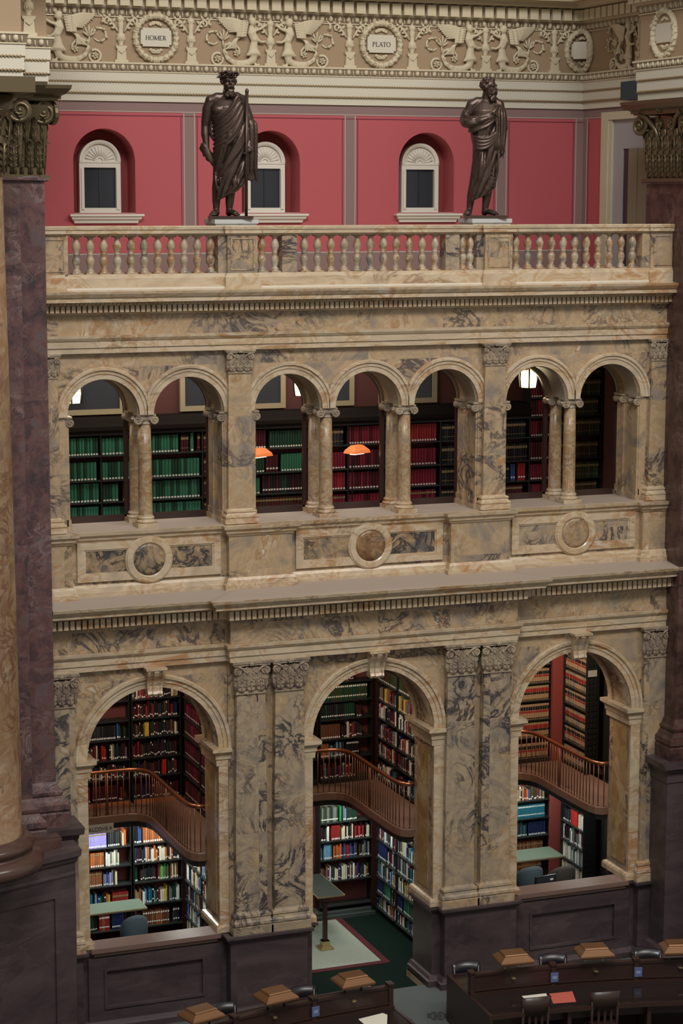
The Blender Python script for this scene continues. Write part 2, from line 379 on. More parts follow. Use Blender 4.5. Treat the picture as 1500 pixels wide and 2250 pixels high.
# archivolts with jamb strips, imposts
for c, y0, nm in ((-BAY, 0, 'left'), (0, YC, 'middle'), (BAY, 0, 'right')):
    a = MB()
    archring(a, c, ZS, [(HW - .002, y0 + .01), (HW - .002, y0 - .035), (1.13, y0 - .035), (1.135, y0 - .05), (1.19, y0 - .05), (1.20, y0 - .08), (1.245, y0 - .085), (1.26, y0 - .06), (1.26, y0 + .01)])
    archring(a, c, ZS, [(HW + .005, TH - .1), (HW - .03, TH - .1), (HW - .03, TH + .04), (HW + .2, TH + .04), (HW + .2, TH - .01)])
    for s in (-1, 1):
        xa, xb = sorted((c + s * (HW - .002), c + s * 1.235)); a.box(xa, xb, y0 - .035, y0 + .02, 1.36, ZS - .2)
        P = [(c - 1.25, y0), (c - HW, y0), (c - HW, TH + .02), (c - 1.2, TH + .02)] if s < 0 else [(c + 1.2, TH + .02), (c + HW, TH + .02), (c + HW, y0), (c + 1.25, y0)]
        a.mould([(-.02, 4.10), (.04, 4.10), (.045, 4.2), (.06, 4.21), (.065, 4.27), (.11, 4.33), (.125, 4.335), (.125, 4.395), (-.02, 4.40)], P)
        a.mould([(-.02, 1.37), (.06, 1.37), (.06, 1.45), (.045, 1.49), (-.02, 1.51)], P)
    o = S(a.build('trim_archivolt', M['trim']))
    b = MB()
    for s in (-1, 1):
        x0, x1 = sorted((c + s * HW, c + s * (HW - .012)))
        b.box(x0, x1, .12, .58, 1.62, 4.02)
    S(b.build('trim_reveal_panel', M['ochre'], o))
    k = MB()   # scrolled keystone
    prof = [(0, 5.80), (.23, 5.80), (.25, 5.74), (.22, 5.68), (.17, 5.60), (.13, 5.50), (.135, 5.42), (.16, 5.38), (.13, 5.34), (0, 5.36)]
    for u0, u1, ex in ((-.14, -.10, .015), (-.10, -.04, -.005), (-.04, .04, .02), (.04, .10, -.005), (.10, .14, .015)):
        rings = []
        for u, z_in in ((u0, 0), (u1, 0)):
            rings.append([(c + u * (1 - .18 * (5.8 - z) / .44), y0 - (o_ + ex if o_ > 0 else -.05), z) for o_, z in prof])
        k.loft(rings, smooth=False)
    k.box(c - .165, c + .165, y0 - .28, y0 - .01, 5.768, 5.804)
    tag(k.build('keystone', M['trim']), 'carved scroll keystone crowning the %s lower arch' % nm, 'keystone')

# lower entablature, one run with the middle three bays brought forward
F1, F2 = -.08, -.24
PE = [(-5.305, F1), (-2.47, F1), (-2.47, F2), (2.47, F2), (2.47, F1), (5.312, F1)]
b = MB()
b.mould([(-.3, 5.79), (0, 5.79), (0, 5.88), (.02, 5.885), (.02, 5.985), (.035, 5.99), (.06, 6.03), (.065, 6.075), (-.3, 6.085)], PE)
S(b.build('trim_1', M['trim']))
b = MB(); b.mould([(-.3, 6.08), (-.01, 6.08), (-.01, 6.47), (-.3, 6.47)], PE); S(b.build('trim_2', M['marble']))
b = MB()
PE[-1] = (5.40, F1)
b.mould([(-.3, 6.455), (.02, 6.455), (.055, 6.485), (.08, 6.49), (.08, 6.64), (.20, 6.645), (.22, 6.675), (.33, 6.69), (.33, 6.745), (.36, 6.75), (.40, 6.80), (.415, 6.845), (-.3, 6.92)], PE)
def dentils(mb, path, o0, o1, z0, z1, pitch, wd):
    """small blocks along every stretch of a plan path"""
    for (ax, ay), (bx_, by) in zip(path[:-1], path[1:]):
        A, B = Vector((ax, ay)), Vector((bx_, by)); L = (B - A).length; dr = (B - A) / L; nr = Vector((dr.y, -dr.x))
        L0 = -o0; n = max(1, int((L + 2 * o0) / pitch))
        for i in range(n):
            p = A + dr * (L0 + (i + .5) * (L + 2 * o0) / n) + nr * (o0 + o1) / 2
            mb.obox((p.x, p.y, (z0 + z1) / 2), (dr.x * wd / 2, dr.y * wd / 2, 0), (nr.x * (o1 - o0) / 2, nr.y * (o1 - o0) / 2, 0), (0, 0, (z1 - z0) / 2))
dentils(b, PE, .08, .195, 6.50, 6.638, .0915, .066)
S(b.build('trim_3', M['trim']))
b = MB()   # duller upper face of the cornice
b.mould([(-.32, 6.80), (.395, 6.80), (.395, 6.852), (-.32, 6.93)], PE); S(b.build('trim_4', M['ledge']))

# parapet below the upper arcade: pedestals brought forward under the pilasters
YU = .22
PP = [(-5.36, .5), (-5.36, .03), (-4.88, .03), (-4.88, .14), (-2.40, .14), (-2.40, .0), (-1.36, .0), (-1.36, .14), (1.36, .14), (1.36, .0), (2.40, .0), (2.40, .14), (4.88, .14), (4.88, .03), (5.36, .03), (5.36, .5)]
b = MB(); b.mould([(-.4, 6.9), (0, 6.9), (0, 7.8), (-.4, 7.8)], PP); S(b.build('wall_parapet', M['marble']))
b = MB()
b.mould([(-.4, 6.86), (.08, 6.86), (.08, 6.98), (.06, 6.99), (.045, 7.05), (.02, 7.09), (-.4, 7.10)], PP)
b.mould([(-.4, 7.74), (.015, 7.74), (.03, 7.77), (.055, 7.79), (.06, 7.83), (.10, 7.86), (.11, 7.91), (-.4, 7.915)], PP)
S(b.build('trim_5', M['trim']))
b = MB(); b.box(-5.3, 5.3, .10, 1.05, 7.80, 7.918); S(b.build('trim_ledge', M['ledge']))
for c, nm, x0, x1 in ((-BAY, 'left', -4.78, -2.5), (0, 'middle', -1.26, 1.26), (BAY, 'right', 2.5, 4.78)):
    root = empty('parapet_panel', (0, .14, 7.1), 0, 'framed marble panel with a round %s medallion on the %s parapet' % ({'left': 'mottled', 'middle': 'brown', 'right': 'tan'}[nm], nm), 'panel')
    def off(o): o.matrix_parent_inverse = root.matrix_basis.inverted(); return o
    f = MB()
    frame(f, x0, x1, 7.14, 7.745, .11, .105, .145); frame(f, x0 + .11, x1 - .11, 7.25, 7.635, .025, .12, .145)
    off(f.build('frame', M['trim'], root))
    s_ = MB(); s_.box(x0 + .1, x1 - .1, .132, .143, 7.24, 7.64); off(s_.build('slab', M['panel' if nm != 'right' else 'vein'], root))
    r = MB(); archring(r, c, 7.44, [(.25, .14), (.25, .09), (.27, .075), (.35, .075), (.36, .09), (.375, .095), (.385, .14)], 48, 0, 2 * PI)
    off(r.build('ring', M['trim'], root))
    q = MB(); q.lathe([(0.001, 0), (.252, 0), (.252, .045), (.2, .055), (0.001, .06)], (0, 0, 0), 40); q.v = [(c + x, .14 - z, 7.44 + y) for x, y, z in q.v]
    off(q.build('disc', M[{'left': 'panel', 'middle': 'brown', 'right': 'column'}[nm]], root))

# upper arcade
UH = .565; UZ = 9.66; UB = .98
UC = [(-BAY + .02 - .674), (-BAY + .02 + .674), -1.345, 0, 1.345, BAY - .02 - .674, BAY - .02 + .674]
w = MB()
arcade(w, -5.305, 5.305, 9.665, 10.64, [(c, UH, UZ + .006, 9.665) for c in UC], YU, UB, 24)
S(w.build('wall_upper', M['marble']))
w = MB()   # piers between the groups of arches
for x0, x1 in ((-5.305, UC[0] - UH), (UC[1] + UH, UC[2] - UH), (UC[4] + UH, UC[5] - UH), (UC[6] + UH, 5.305)): w.box(x0, x1, YU, UB, 7.9, 9.665)
S(w.build('wall_piers', M['marble']))
a = MB()
for c in UC:
    lo = hi = 9
    if c in (UC[1], UC[3], UC[4], UC[6]): lo = .672
    if c in (UC[0], UC[2], UC[3], UC[5]): hi = .672
    archring(a, c, UZ, [(UH - .002, YU + .01), (UH - .002, YU - .03), (.64, YU - .03), (.645, YU - .045), (.69, YU - .045), (.70, YU - .07), (.735, YU - .07), (.75, YU - .05), (.75, YU + .01)], 30, lo=-lo, hi=hi)
S(a.build('trim_6', M['trim']))
a = MB()
for c in UC:
    archring(a, c, UZ, [(UH, YU + .06), (UH - .018, YU + .06), (UH - .018, UB - .25), (UH, UB - .25)], 24)
    archring(a, c, UZ, [(UH + .02, UB - .02), (UH - .04, UB - .02), (UH - .04, UB + .05), (UH + .02, UB + .05)], 24)
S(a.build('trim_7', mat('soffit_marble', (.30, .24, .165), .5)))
# dark mahogany window frames behind each arch, glazed
for i, c in enumerate(UC):
    g = MB()
    for s in (-1, 1): g.box(*sorted((c + s * (UH + .02), c + s * (UH - .045))), UB, UB + .06, 7.9, UZ)
    archring(g, c, UZ, [(UH + .05, UB), (UH - .045, UB), (UH - .045, UB + .06), (UH + .05, UB + .06)], 24)
    g.box(c - UH, c + UH, UB, UB + .06, 7.9, 8.02)
    S(g.build('window_%d' % (i + 1), M['wood']))

# upper entablature, cornice
PU = [(-5.36, 1.0), (-5.36, .13), (5.36, .13), (5.36, 1.0)]
b = MB()
b.mould([(-.2, 10.62), (0, 10.62), (0, 10.70), (.02, 10.705), (.02, 10.80), (.035, 10.81), (.06, 10.85), (.065, 10.89), (-.2, 10.9)], PU); S(b.build('trim_8', M['trim']))
b = MB(); b.mould([(-.2, 10.89), (-.02, 10.89), (-.02, 11.21), (-.2, 11.21)], PU); S(b.build('trim_9', M['marble']))
b = MB()
b.mould([(-.2, 11.20), (.02, 11.20), (.04, 11.22), (.05, 11.23), (.05, 11.338), (.14, 11.34), (.145, 11.36), (.17, 11.385), (.28, 11.395), (.28, 11.46), (.30, 11.465), (.34, 11.52), (.35, 11.555), (-.2, 11.60)], PU)
dentils(b, PU[1:-1], .05, .135, 11.238, 11.336, .0815, .059)
for i in range(170): b.ball((-5.36 + 10.72 * (i + .5) / 170, .13 - .155, 11.365), .022, .02, .018, 6, 4)
S(b.build('trim_10', M['trim']))
b = MB(); b.box(-5.3, 5.3, .0, 4.8, 11.50, 11.60); S(b.build('floor_upper', M['white']))

# gallery level behind the upper arcade, alcove level below: floors, back walls, ceilings
b = MB(); b.box(-6.1, 6.1, TH, 4.8, 7.50, 7.65); S(b.build('floor_gallery', M['floorbrown']))
b = MB(); b.box(-6.1, 6.1, UB + .02, 4.8, 10.95, 11.1); S(b.build('ceiling_gallery', mat('gallery_ceiling', (.16, .12, .1), .8)))
b = MB(); b.box(-6.1, 6.1, TH + .02, 4.6, 5.85, 6.0); S(b.build('ceiling_alcoves', mat('alcove_ceiling', (.24, .19, .15), .8)))
b = MB(); b.box(-6.2, 6.2, 4.22, 4.4, -.12, 6); b.box(-6.2, -6.0, .96, 4.2, -.12, 6); b.box(6.0, 6.2, .96, 4.2, -.12, 6)
for x in (-BAY / 2, BAY / 2): b.box(x - .02, x + .02, TH, 4.3, -.12, 5.9)
S(b.build('wall_alcoves', M['wallbrown']))
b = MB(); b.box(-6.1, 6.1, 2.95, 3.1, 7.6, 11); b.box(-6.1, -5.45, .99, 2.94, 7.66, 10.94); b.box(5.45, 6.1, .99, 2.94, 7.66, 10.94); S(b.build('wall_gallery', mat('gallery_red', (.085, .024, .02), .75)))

# red wall at the back of the top floor with three round-headed niches
YR = 4.8; NC = (-3.05, -.04, 2.94)
w = MB(); w.cur = 0
arcade(w, -6.1, 6.1, 11.55, 14.56, [(c, .545, 13.545, 12.66) for c in NC], YR, YR + .5, 32)
w.box(-6.1, 6.1, YR, YR + .5, 14.56, 17.5)
S(w.build('wall_back', M['red']))
w = MB(); 
for c in NC: archring(w, c, 13.545, [(.546, YR + .012), (.54, YR + .012), (.54, YR + .49), (.546, YR + .49)], 32)
for c in NC:
    for s in (-1, 1): w.box(*sorted((c + s * .546, c + s * .54)), YR + .012, YR + .49, 12.66, 13.545)
S(w.build('trim_11', M['red']))
b = MB(); b.box(-6.1, 6.1, YR + .5, YR + .56, 11.5, 16.5); S(b.build('wall_outer', M['reddark']))
b = MB(); b.box(6.1, 6.5, .9, YR + .5, 11.55, 17.5); S(b.build('wall_right', M['red']))
b = MB(); b.box(-6.5, -6.1, .9, YR + .5, 11.55, 17.5); S(b.build('wall_left', M['red']))
# painted borders on the red walls: mauve bands, pale lines, thin dark lines
bands = MB(); lines = MB(); thin = MB()
e = .004
bands.box(-6.1, 6.1, YR - e, YR, 14.37, 14.56); bands.box(-6.1, 6.1, YR - e, YR, 11.6, 11.98)
lines.box(-6.1, 6.1, YR - 2 * e, YR, 14.375, 14.39); lines.box(-6.1, 6.1, YR - 2 * e, YR, 11.95, 11.97)
for x in (-4.55, -1.535, 1.45, 4.43, 6.04):
    bands.box(x - .115, x + .115, YR - e, YR, 11.98, 14.37)
    for s in (-1, 1): lines.box(x + s * .095 - .008, x + s * .095 + .008, YR - 2 * e, YR, 11.95, 14.38)
    for s in (-1, 1): thin.box(x + s * .145 - .006, x + s * .145 + .006, YR - 2 * e, YR, 12.0, 14.32)
thin.box(-6.1, 6.1, YR - e * 1.5, YR, 14.305, 14.32)
X1 = 6.1
bands.box(X1 - e, X1, .97, YR - e, 14.37, 14.56); bands.box(X1 - e, X1, 4.62, YR - e, 11.6, 14.37); lines.box(X1 - 2 * e, X1, 3.9, YR, 14.375, 14.39); lines.box(X1 - 2 * e, X1, 4.63, 4.65, 11.9, 14.38); thin.box(X1 - 2 * e, X1, 4.57, 4.585, 12, 14.3)
S(bands.build('trim_12', M['mauve'])); S(lines.build('trim_13', M['line'])); S(thin.build('trim_14', M['thin']))
# the three niche windows
for i, c in enumerate(NC):
    y = YR + .30
    f = MB()
    hw, zt = .365, 13.52
    frame(f, c - hw, c + hw, 12.662, zt, .085, y, y + .12); f.box(c - hw, c + hw, y - .012, y + .11, zt - .004, zt + .022)
    archring(f, c, zt + .02, [(.30, y + .12), (.30, y), (.335, y - .02), (.365, y - .02), (.365, y + .12)], 24)
    for s in (-1, 1): f.box(c + s * .31 - .025, c + s * .31 + .025, y - .02, y + .05, 12.72, zt - .1)
    o = S(f.build('window_%d' % (i + 8), M['white']))
    t = MB(); rr = [(c - .33 * math.cos(PI * k / 16), zt + .33 * math.sin(PI * k / 16)) for k in range(17)]
    t.prism(rr, 0, .06, Matrix(((1, 0, 0, 0), (0, 0, 1, y + .04), (0, 1, 0, 0), (0, 0, 0, 1))))
    for k in range(1, 12):
        a = PI * k / 12; t.tube([(c - .09 * math.cos(a), y + .035, zt + .02 + .09 * math.sin(a)), (c - .26 * math.cos(a), y + .035, zt + .02 + .26 * math.sin(a))], [.008, .028], 6, sq=((0, 1, 0), .5))
    archring(t, c, zt + .02, [(.06, y + .05), (.06, y + .02), (.085, y + .02), (.085, y + .05)], 16)
    S(t.build('window_lunette', M['white'], o))
    g = MB(); g.box(c - .29, c + .29, y + .06, y + .08, 12.70, zt - .08); S(g.build('window_pane', M['glassdark'], o))
    g = MB(); g.box(c - .012, c + .012, y + .045, y + .075, 12.72, zt - .1); S(g.build('window_muntin', M['iron'], o))
    q = MB(); q.mould([(-.2, 12.49), (.05, 12.49), (.06, 12.53), (.10, 12.56), (.11, 12.60), (.14, 12.61), (.14, 12.645), (-.2, 12.65)], [(c - .50, YR + .2), (c - .50, YR), (c + .52, YR), (c + .52, YR + .2)]); q.box(c - .54, c + .54, YR + .002, YR + .45, 12.6, 12.663)
    S(q.build('window_sill', M['white'], o))
# door in the right-hand return wall
f = MB()
f.box(5.98, 6.12, 3.62, 3.88, 11.6, 14.32); f.box(5.98, 6.12, 1.4, 3.88, 14.32, 14.46); f.box(6.0, 6.12, 3.50, 3.62, 11.6, 14.32)
o = S(f.build('door_1', mat('door_cream', (.50, .43, .29), .6)))
b = MB(); b.box(6.04, 6.1, 2.0, 3.52, 13.8, 14.32); b.box(6.04, 6.1, 3.14, 3.52, 11.6, 13.8); S(b.build('door_panel', M['greypaint'], o))
b = MB(); b.box(6.06, 6.1, 2.9, 3.14, 11.6, 13.8); S(b.build('door_gap_shade', M['glassdark'], o))  # dark sheet standing in for the shade in the open gap
b = MB(); b.box(6.02, 6.1, 1.4, 2.9, 11.6, 13.8); b.box(6.0, 6.1, 2.55, 2.62, 11.6, 13.8); S(b.build('door_leaf', M['olive'], o))

# great entablature round the bay: architrave, egg mouldings, frieze ground, dentil cornice
FY = YR - .02
PT = [(-7.5, -1.25), (-5.78, -1.25), (-5.78, -.5), (-5.25, -.5), (-5.25, 1.1), (-6.1, 1.1), (-6.1, FY), (6.08, FY), (6.08, 1.15), (5.25, 1.15), (5.25, -.5), (5.78, -.5), (5.78, -1.25), (7.5, -1.25)]
b = MB(); b.mould([(-.3, 14.55), (.02, 14.55), (.02, 14.68), (.035, 14.69), (.035, 14.87), (.05, 14.88), (.05, 15.06), (-.3, 15.06)], PT); S(b.build('trim_15', M['cream']))
b = MB(); b.mould([(-.3, 15.14), (.006, 15.14), (.006, 16.0), (-.3, 16.0)], PT); S(b.build('trim_16', M['tan']))
def along(path, pitch):
    for (ax, ay), (bx_, by) in zip(path[:-1], path[1:]):
        A, B = Vector((ax, ay)), Vector((bx_, by)); L = (B - A).length; dr = (B - A) / L; nr = Vector((dr.y, -dr.x)); n = max(1, round(L / pitch))
        for i in range(n): yield A + dr * ((i + .5) * L / n), dr, nr, L / n
def egg_row(name, z0, z1, o0, o1):
    g = MB(); g.mould([(-.1, z0), (o0, z0), (o1 * .9, z1), (-.1, z1)], PT); root = S(g.build(name, M['eggs']))
    e1 = MB(); h = z1 - z0
    for p, dr, nr, L in along(PT, .165):
        if p.y < .9 and abs(p.x) < 5.2: continue
        q = p + nr * ((o0 + o1) / 2 - .01); e1.ball((q.x, q.y, z0 + h * .55), .042, .042, h * .44, 8, 6)
        q = p + nr * ((o0 + o1) / 2) + dr * L / 2; e1.ball((q.x, q.y, z0 + h * .5), .012, .012, h * .45, 6, 4)
    e1.mould([(-.1, z1), (o1, z1), (o1, z1 + .03), (-.1, z1 + .03)], PT)
    e1.mould([(o0 - .02, z0 - .018), (o0 + .012, z0 - .018), (o0 + .012, z0), (o0 - .02, z0)], PT)
    S(e1.build('trim_eggs', M['relief'], root)); 
egg_row('trim_17', 15.055, 15.17, .055, .10)
egg_row('trim_18', 15.965, 16.10, .02, .08)
b = MB()
b.mould([(-.3, 16.12), (.10, 16.12), (.10, 16.34), (.34, 16.36), (.34, 16.42), (.55, 16.44), (.62, 16.62), (-.3, 16.64)], PT)
dentils(b, PT, .10, .22, 16.13, 16.32, .222, .165); S(b.build('trim_19', M['relief']))
g = MB()
for z in (14.685, 14.875):
    for p, dr, nr, L in along(PT, .05):
        q = p + nr * .045; g.obox((q.x, q.y, z), (dr.x * .018, dr.y * .018, .010), (nr.x * .013, nr.y * .013, 0), (-dr.x * .007, -dr.y * .007, .010))
    g.mould([(0, z - .006), (.05, z - .006), (.05, z + .006), (0, z + .006)], PT)
S(g.build('trim_20', M['gilt']))
b = MB(); b.mould([(-.1, 16.45), (.5, 16.43), (.9, 16.9), (.9, 17.2), (-.1, 17.2)], PT); S(b.build('trim_21', M['gilt']))
b = MB(); b.box(5.86, 6.06, 1.9, 2.95, 14.64, 14.96); tag(b.build('loudspeaker', M['darkpanel']), 'dark blue grey rectangular box on the cream band beside the right pier', 'loudspeaker')
# ================================================================ classical pieces
def leaf(mb, p, rt, out, h, wd, curl, n=8):
    """acanthus leaf: rises from p, swells, and curls outward at the tip"""
    p, rt, out = Vector(p), Vector(rt).normalized(), Vector(out).normalized(); up = Vector((0, 0, 1)); rings = []
    m = 9
    for i in range(m):
        s = i / (m - 1)
        if s < .72: z = s / .72 * h * .97; o = .10 * h * (s / .72) ** 2 * curl
        else:
            a = (s - .72) / .28 * 2.5; r = .085 * h * curl; z = h * .97 + r * math.sin(a) * .8; o = .10 * h * curl + r * (1 - math.cos(a))
            z -= max(0, a - 1.6) * .02 * h
        ww = wd * (.72 + .42 * math.sin(PI * min(1, s * 1.05)) ) * (1 if s < .75 else 1 - (s - .75) * 2.6) * (1 + .10 * math.cos(i * PI))
        th = wd * .16
        c = p + up * z + out * o; ring = []
        for j in range(n):
            t = 2 * PI * j / n
            ring.append(c + rt * (ww / 2 * math.cos(t)) + out * (th * math.sin(t) + .22 * th * abs(math.cos(2 * t)) - .8 * th * math.cos(t) ** 2))
        rings.append(ring)
    mb.loft(rings)
    th = wd * .16
    mb.tube([p + out * (th * 1.0), p + up * h * .5 + out * (th * 1.05 + .05 * h * curl), p + up * h * .9 + out * (th + .09 * h * curl)], [wd * .07, wd * .06, wd * .04], 5)
    for s in (-1, 1):       # ribs running from the midrib out to the lobes
        for k in range(4 if h > .3 else 2):
            f = .12 + .19 * k * (1 if h > .3 else 2); o0 = .10 * h * curl * f * f; o1 = .10 * h * curl * (f + .2) ** 2
            mb.tube([p + up * h * f + out * (th * .9 + o0), p + up * h * (f + .13) + rt * (s * wd * .22) + out * (th * .95 + o1), p + up * h * (f + .20) + rt * (s * wd * .43) + out * (th * .45 + o1)], [wd * .05, wd * .06, wd * .045], 5)
def volute(mb, c, rt, out, r, th, turns=1.6, dirn=1, n=26):
    """spiral scroll in the plane spanned by rt and z, with an eye"""
    c, rt, out = Vector(c), Vector(rt), Vector(out); pts = []; rs = []
    for i in range(n):
        s = i / (n - 1); a = s * turns * 2 * PI; q = r * (1 - .80 * s)
        pts.append(c + rt * (dirn * q * math.sin(a)) + Vector((0, 0, q * math.cos(a))) + out * (.15 * r * s)); rs.append(th * (1 - .5 * s))
    mb.tube(pts, rs, 6)
    mb.ball(c + out * .1 * r, r * .2, r * .2, r * .2, 8, 5)
    # solid web behind the coil
    mb.prism([(math.cos(k * PI / 8) * r * .88, math.sin(k * PI / 8) * r * .88) for k in range(16)], -th * .8, th * .2, Matrix(((rt.x, 0, out.x, c.x), (rt.y, 0, out.y, c.y), (0, 1, 0, c.z), (0, 0, 0, 1))))
def corinthian(mb, o, rt, out, w, h, d, nl=3, side=0.0, tip=1.0):
    """capital of a flat pilaster: o = centre of the neck on the face, w neck width, d projection; side = depth of dressed side faces"""
    o, rt, out = Vector(o), Vector(rt), Vector(out); up = Vector((0, 0, 1))
    def P(u, v, z): return o + rt * u + out * v + up * z
    rings = []
    for s, e in ((0, 0), (.3, .01), (.6, .04), (.8, .09)):
        a = w * (.5 + e * .9)
        rings.append([P(-a, -d, h * s), P(a, -d, h * s), P(a, d * e * 2, h * s), P(-a, d * e * 2, h * s)])
    mb.loft(rings, smooth=False)
    a = w * .63; f = w * .16     # abacus with concave front
    mb.prism([(-a, -d)] + [(-a, f)] + [(-a + 2 * a * k / 8, f - .09 * w * math.sin(PI * k / 8)) for k in range(1, 8)] + [(a, f), (a, -d)], h * .86, h * .93, Matrix(((rt.x, out.x, 0, o.x), (rt.y, out.y, 0, o.y), (0, 0, 1, o.z), (0, 0, 0, 1))))
    a *= 1.07; f *= 1.2
    mb.prism([(-a, -d)] + [(-a, f)] + [(-a + 2 * a * k / 8, f - .09 * w * math.sin(PI * k / 8)) for k in range(1, 8)] + [(a, f), (a, -d)], h * .93, h, Matrix(((rt.x, out.x, 0, o.x), (rt.y, out.y, 0, o.y), (0, 0, 1, o.z), (0, 0, 0, 1))))
    mb.obox(P(0, 0, -.01 * h), rt * (w * .54), out * (w * .05), up * (.022 * h))
    lw = w / nl
    for k in range(nl): leaf(mb, P((k - (nl - 1) / 2) * lw, .0, 0.02 * h), rt, out, h * .36, lw * .95, tip)
    for k in range(nl + 1): leaf(mb, P((k - nl / 2) * lw * .97, .0, .10 * h), rt, out, h * .54, lw * .8, tip)
    rv = h * .15
    for s in (-1, 1):
        dg = (rt * s + out * .8).normalized()
        volute(mb, P(s * w * .50, w * .10, h * .71), (rt * s + out * .25).normalized() * 1.0, out, rv, rv * .22, 1.6, -1)
        mb.tube([P(s * w * .14, .02 * w, h * .42), P(s * w * .20, .06 * w, h * .64), P(s * w * .34, .10 * w, h * .80), P(s * w * .48, .12 * w, h * .86)], [rv * .16, rv * .2, rv * .24, rv * .24], 6)
        volute(mb, P(s * w * .13, w * .05, h * .72), rt * s, out, rv * .55, rv * .16, 1.4, 1)
    mb.ball(P(0, w * .10, h * .93), w * .09, w * .07, h * .07, 8, 6)
    for k in range(6): mb.ball(P(w * .075 * math.cos(k * PI / 3), w * .13, h * .93 + h * .055 * math.sin(k * PI / 3)), w * .035, w * .03, h * .03, 6, 4)
    if side > 0:
        m = max(1, round(side / lw))
        for sg in (-1, 1):
            for k in range(m):
                v = -side * (k + .5) / m
                leaf(mb, P(sg * w * .5, v, .02 * h), out, rt * sg, h * .36, side / m * .9, tip); leaf(mb, P(sg * w * .5, v - side / m / 2, .1 * h), out, rt * sg, h * .54, side / m * .8, tip)
OUT = Vector((0, -1, 0)); RT = Vector((1, 0, 0))
def pilaster(x, yf, z0, zb, zc, z1, wt, wb, mats, label, group, back):
    """flat pilaster on a wall: base z0..zb, shaft zb..zc, capital zc..z1"""
    root = empty('pilaster', (x, yf, z0), 0, label, 'pilaster', group)
    yb = back - yf
    s = MB(); h = zc - zb
    s.loft([[(-ww / 2, 0, z), (ww / 2, 0, z), (ww / 2, yb, z), (-ww / 2, yb, z)] for ww, z in ((wb, zb - z0), (wb * .995, zb - z0 + h * .4), (wt, zc - z0))], smooth=False)
    s.build('shaft', mats[0], root)
    c = MB(); corinthian(c, (0, 0, zc - z0), RT, OUT, wt, z1 - zc, yb - .005); c.build('capital', mats[1], root)
    b = MB(); H = zb - z0
    P = [(-wb / 2, yb), (-wb / 2, 0), (wb / 2, 0), (wb / 2, yb)]
    b.mould([(-wb / 2 + .02, 0), (.075, 0), (.075, H * .34), (.06, H * .36), (.075, H * .44), (.07, H * .55), (.045, H * .62), (.035, H * .72), (.05, H * .78), (.045, H * .88), (.012, H * .93), (.0, H), (-wb / 2 + .02, H)], P)
    b.build('base', mats[2], root)
    return root
cap_m = marble('capital_marble', [(.3, (.23, .175, .125)), (.5, (.33, .255, .175)), (.7, (.41, .32, .21))], (.12, .08, .07), .5, 1.2, (3, 4), .3)
GL = 'pilasters of the lower storey'; GU = 'pilasters of the upper storey'
for x, lb in ((-2.12, 'tall veined pilaster beside the left lower arch, left one of its pair'), (-1.48, 'tall veined pilaster beside the middle lower arch on its left jamb'), (1.48, 'tall veined pilaster beside the middle lower arch on its right jamb'), (2.12, 'tall veined pilaster right of its pair, beside the right lower arch')):
    pilaster(x, -.2, 1.36, 1.72, 5.28, 5.79, .47, .52, (M['vein'], cap_m, M['vein']), lb, GL, YC)
pilaster(-5.11, -.1, 1.36, 1.72, 5.28, 5.79, .40, .44, (M['vein'], cap_m, M['trim']), 'partly hidden veined pilaster of the lower storey beside the purple pier', GL, 0)
pilaster(5.11, -.1, 1.36, 1.72, 5.28, 5.79, .40, .44, (M['vein'], cap_m, M['trim']), 'narrow dark veined lower pilaster next to the right pier', GL, 0)
for x, ww, lb in ((-5.17, .28, 'upper pilaster partly hidden by the left purple pier'), (-2.17, .36, 'plain pale upper pilaster below the statue with a staff'), (2.17, .36, 'plain pale upper pilaster below the statue without a staff'), (5.19, .32, 'upper pilaster at the right end of the arcade')):
    pilaster(x, .12, 7.92, 8.15, 10.27, 10.62, ww, ww + .03, (M['marble'], cap_m, M['trim']), lb, GU, YU)

# ---- upper arcade columns with scrolled capitals
def ionic(mb, z, r, w, ly):
    """scrolled capital: two rolls running front to back, coils on the faces"""
    mb.lathe([(r * .96, z), (r * 1.12, z + .012), (r * 1.12, z + .03), (r, z + .04), (r * 1.15, z + .075), (r * .9, z + .09)], (0, 0, 0), 20)
    for s in (-1, 1):
        x = s * (w / 2 - .02)
        rings = []
        for t in range(7):
            y = -ly / 2 + ly * t / 6; q = .066 - .020 * math.sin(PI * t / 6)
            rings.append([(x + q * math.cos(2 * PI * j / 14), y, z + .072 + q * math.sin(2 * PI * j / 14)) for j in range(14)])
        mb.loft(rings)
        for f in (-1, 1): volute(mb, (x, f * ly / 2, z + .072), Vector((s, 0, 0)), Vector((0, f, 0)), .068, .014, 1.7, -1, 22)
    mb.box(-w / 2 + .02, w / 2 - .02, -ly / 2 - .008, ly / 2 + .008, z + .10, z + .128)
    mb.box(-w / 2 - .0, w / 2 + .0, -ly / 2 - .015, ly / 2 + .015, z + .135, z + .165)
    for f in (-1, 1):
        for k in range(-2, 3): mb.ball((k * .026, f * (ly / 2 + .004), z + .085), .011, .012, .02, 6, 4)
def column(x, y, label, group):
    root = empty('column', (x, y, 7.918), 0, label, 'column', group)
    s = MB(); s.lathe([(.117, .17), (.108, .185), (.107, .6), (.104, 1.1), (.094, 1.585)], n=24); s.build('shaft', M['column'], root)
    c = MB(); ionic(c, 1.58, .094, .30, .22); c.build('capital', cap_m, root)
    b = MB(); b.box(-.165, .165, -.165, .165, 0, .065); b.lathe([(.15, .065), (.162, .085), (.15, .105), (.125, .112), (.122, .125), (.138, .14), (.13, .158), (.116, .165), (.115, .18)], n=24); b.build('base', M['trim'], root)
    return root
